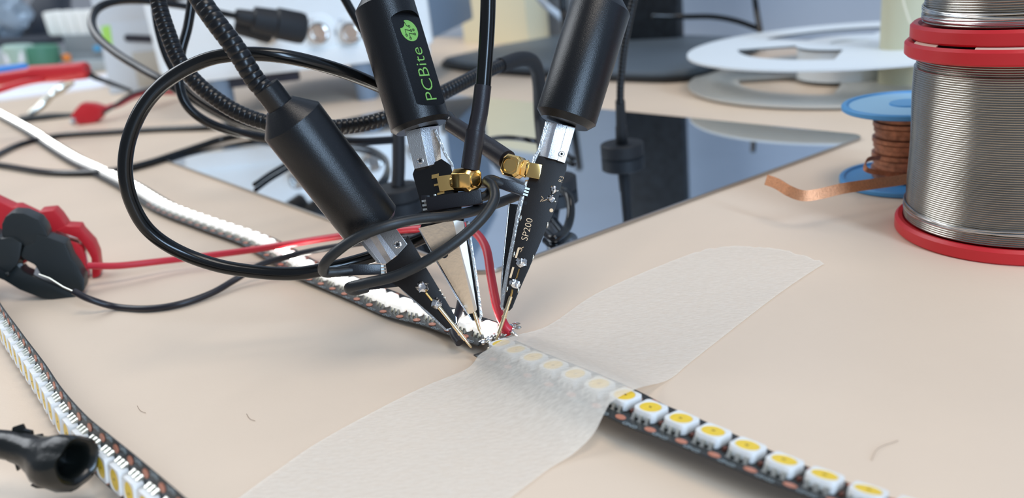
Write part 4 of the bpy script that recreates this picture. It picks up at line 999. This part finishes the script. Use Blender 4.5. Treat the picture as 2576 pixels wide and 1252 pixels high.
# test leads
def rod(name, label, cat, l, m, parts_=()):
    q = smooth_path([D(*a[:3]) for a in l], 6); n = len(q); rr = []
    for i in range(n):
        f = i / (n - 1) * (len(l) - 1); k = min(int(f), len(l) - 2); rr.append(lerp(l[k][3], l[k + 1][3], f - k))
    lo = min(q, key=lambda v: v.z); t = thing(name, label, cat, lo); part('grip', B().tube(q, rr, 20), M[m], t); return t
t = rod('test_lead', 'red test lead plug lying diagonally across the papers at the upper left', 'test lead', [(-60, 208, 58, .45), (20, 196, 58, .45), (80, 188, 58, .5), (84, 187, 58, .62), (150, 183, 58, .62), (214, 177, 58, .6), (218, 177, 58, .5)], 'red_clip')
part('tip', B().tube([D(214, 180, 58), D(240, 195, 58), D(330, 228, 58.5)], [.3, .2, .12], 10), M['rubber'], t)
rod('test_lead', 'thinner red test lead below the thick one at the left edge', 'test lead', [(-60, 246, 57, .22), (0, 226, 57, .22), (60, 208, 57.3, .22), (110, 200, 57.6, .2)], 'red_clip')
rod('pen', 'blue pen lying behind the red test leads', 'pen', [(-60, 186, 62, .42), (0, 180, 62, .42), (60, 173, 62, .42), (72, 172, 62, .2)], 'blueplastic')
# red crocodile clip at the back with black lead
dd = PD(215, 312, 0) - 0.3
t = thing('crocodile_clip', 'small blurred red crocodile clip behind the glowing strip', 'clip', P(215, 312, 0))
part('boot', B().prism([D(x, y, dd) for x, y in [(177, 292), (184, 280), (202, 260), (232, 262), (256, 270), (252, 298), (238, 310), (200, 314), (180, 306)]], Vector((0, 1.0, 0))), M['red_clip'], t, bevel=.15)
part('jaw', B().tube([D(186, 300, dd - .1), D(181, 314, dd - .3)], [.22, .16], 12), M['chrome'], t)
part('neck', B().tube(smooth_path([D(250, 282, dd + .3), D(275, 270, dd + 1), D(300, 262, dd + 2), D(350, 238, dd + 5), D(400, 232, dd + 7), D(450, 232, dd + 8)], 6), .22, 12), M['red_wire'], t)
part('lead', B().tube(smooth_path([D(245, 292, dd + .2), D(285, 268, dd + 1), D(325, 240, dd + 3), D(370, 226, dd + 5), D(420, 215, dd + 8)], 6), .14, 12), M['black_wire'], t)
t = thing('crocodile_clip', 'bare chrome crocodile clip with black boot glinting on the papers', 'clip', P(100, 308, 0))
dd = PD(110, 300, 0) - .4
part('boot', B().tube(smooth_path([D(55, 305, dd), D(90, 300, dd), D(130, 296, dd), D(180, 296, dd)], 5), [.5] * 5 + [.42] * 11, 16), M['black_clip'], t)
part('jaws', B().tube(smooth_path([D(72, 288, dd), D(100, 268, dd + .5), D(128, 240, dd + 1), D(160, 218, dd + 1.5), D(186, 206, dd + 1.8)], 4), [.2, .25, .3, .32, .34, .36, .36, .34, .3, .34, .4, .42, .4, .36, .3, .26, .2], 10), M['clipsteel'], t)
# ------------------------------------------------------------------ slack cables
bgcable('thin black cable lying across the bench at the left, farther of two', [P(-60, 425, .14), P(0, 388, .14), P(60, 362, .14), P(150, 343, .14), P(280, 334, .14), P(400, 327, .14), P(520, 321, .2), P(600, 312, .3)], .24)
bgcable('thin black cable dipping towards the glowing strip at the left, nearer of two', [P(-60, 408, .14), P(20, 420, .14), P(110, 434, .14), P(200, 437, .14), P(290, 430, .2), P(370, 412, .2), P(450, 386, .2), P(510, 366, .25), P(560, 350, .3), P(640, 338, .4), P(740, 345, .4)], .22)
bgcable('black cable hanging behind both goosenecks and curving right along the mirror plate', [D(500, -160, 27), D(488, -40, 27), D(474, 60, 27), D(456, 130, 27), D(450, 200, 27), D(468, 262, 27), D(520, 306, 27.3), D(600, 334, 28), D(700, 350, 29), D(800, 352, 30), D(900, 356, 31), D(985, 352, 32)], .155)
bgcable('thin black cable hanging left of the goosenecks and sweeping under them', [D(380, -80, 30), D(386, 0, 30), D(398, 80, 30), D(425, 160, 30), D(470, 225, 30), D(530, 270, 30), D(600, 305, 30), D(680, 330, 30.5), D(780, 340, 31)], .12)
bgcable('black cable dropping from the top edge behind the middle holder', [D(800, -180, 26), D(850, -40, 26), D(880, 20, 26), D(915, 80, 26), D(945, 150, 26), D(985, 230, 27)], .14)
q = [P(640, 464, PZ + .13), P(690, 430, PZ + .13), P(770, 388, PZ + .13), P(850, 366, PZ + .13), P(920, 370, PZ + .13), P(968, 396, PZ + .13), P(972, 432, PZ + .13), P(948, 466, PZ + .13), P(900, 490, PZ + .13)]
bgcable('thin black tube put in for a cable reflected in the mirror plate beneath the left holder', q, .11)  # solid curl added where the plate only mirrors a cable
bgcable('short black tube arching over the mirror plate under the right holder', [P(1208, 356, PZ + .15), P(1260, 346, 1.0), P(1330, 352, 1.2), P(1400, 370, .5), P(1440, 400, PZ + .12)], .12)  # one thin dark tube bowed above the plate
bgcable('black loop put in for a dark reflection beside the rightmost probe', [P(1385, 478, PZ + .6), P(1425, 486, PZ + .9), P(1436, 530, PZ + .5), P(1425, 575, PZ + .14), P(1395, 600, PZ + .13), P(1372, 585, PZ + .13)], .15)  # loop added in place of the holder base's reflection in the plate
# tiny fibres on the bench
for k, (x, y) in enumerate(((345, 1020), (620, 1040), (2200, 1115))):
    l = [P(x, y, .02), P(x + 8, y + 12, .03), P(x + 22, y + 18, .02)] if k < 2 else [P(x + 60, y - 8, .02), P(x + 10, y + 12, .03), P(x - 8, y + 42, .02)]
    single('dust_fibre', B().tube(smooth_path(l, 6), .005, 5), M['fluff'], ['tiny curled fibre on the bench right of the near left strip', 'tiny fibre on the bench left of the paper tape', 'faint curved hair on the bench above the lower right strip end'][k], 'fibre')
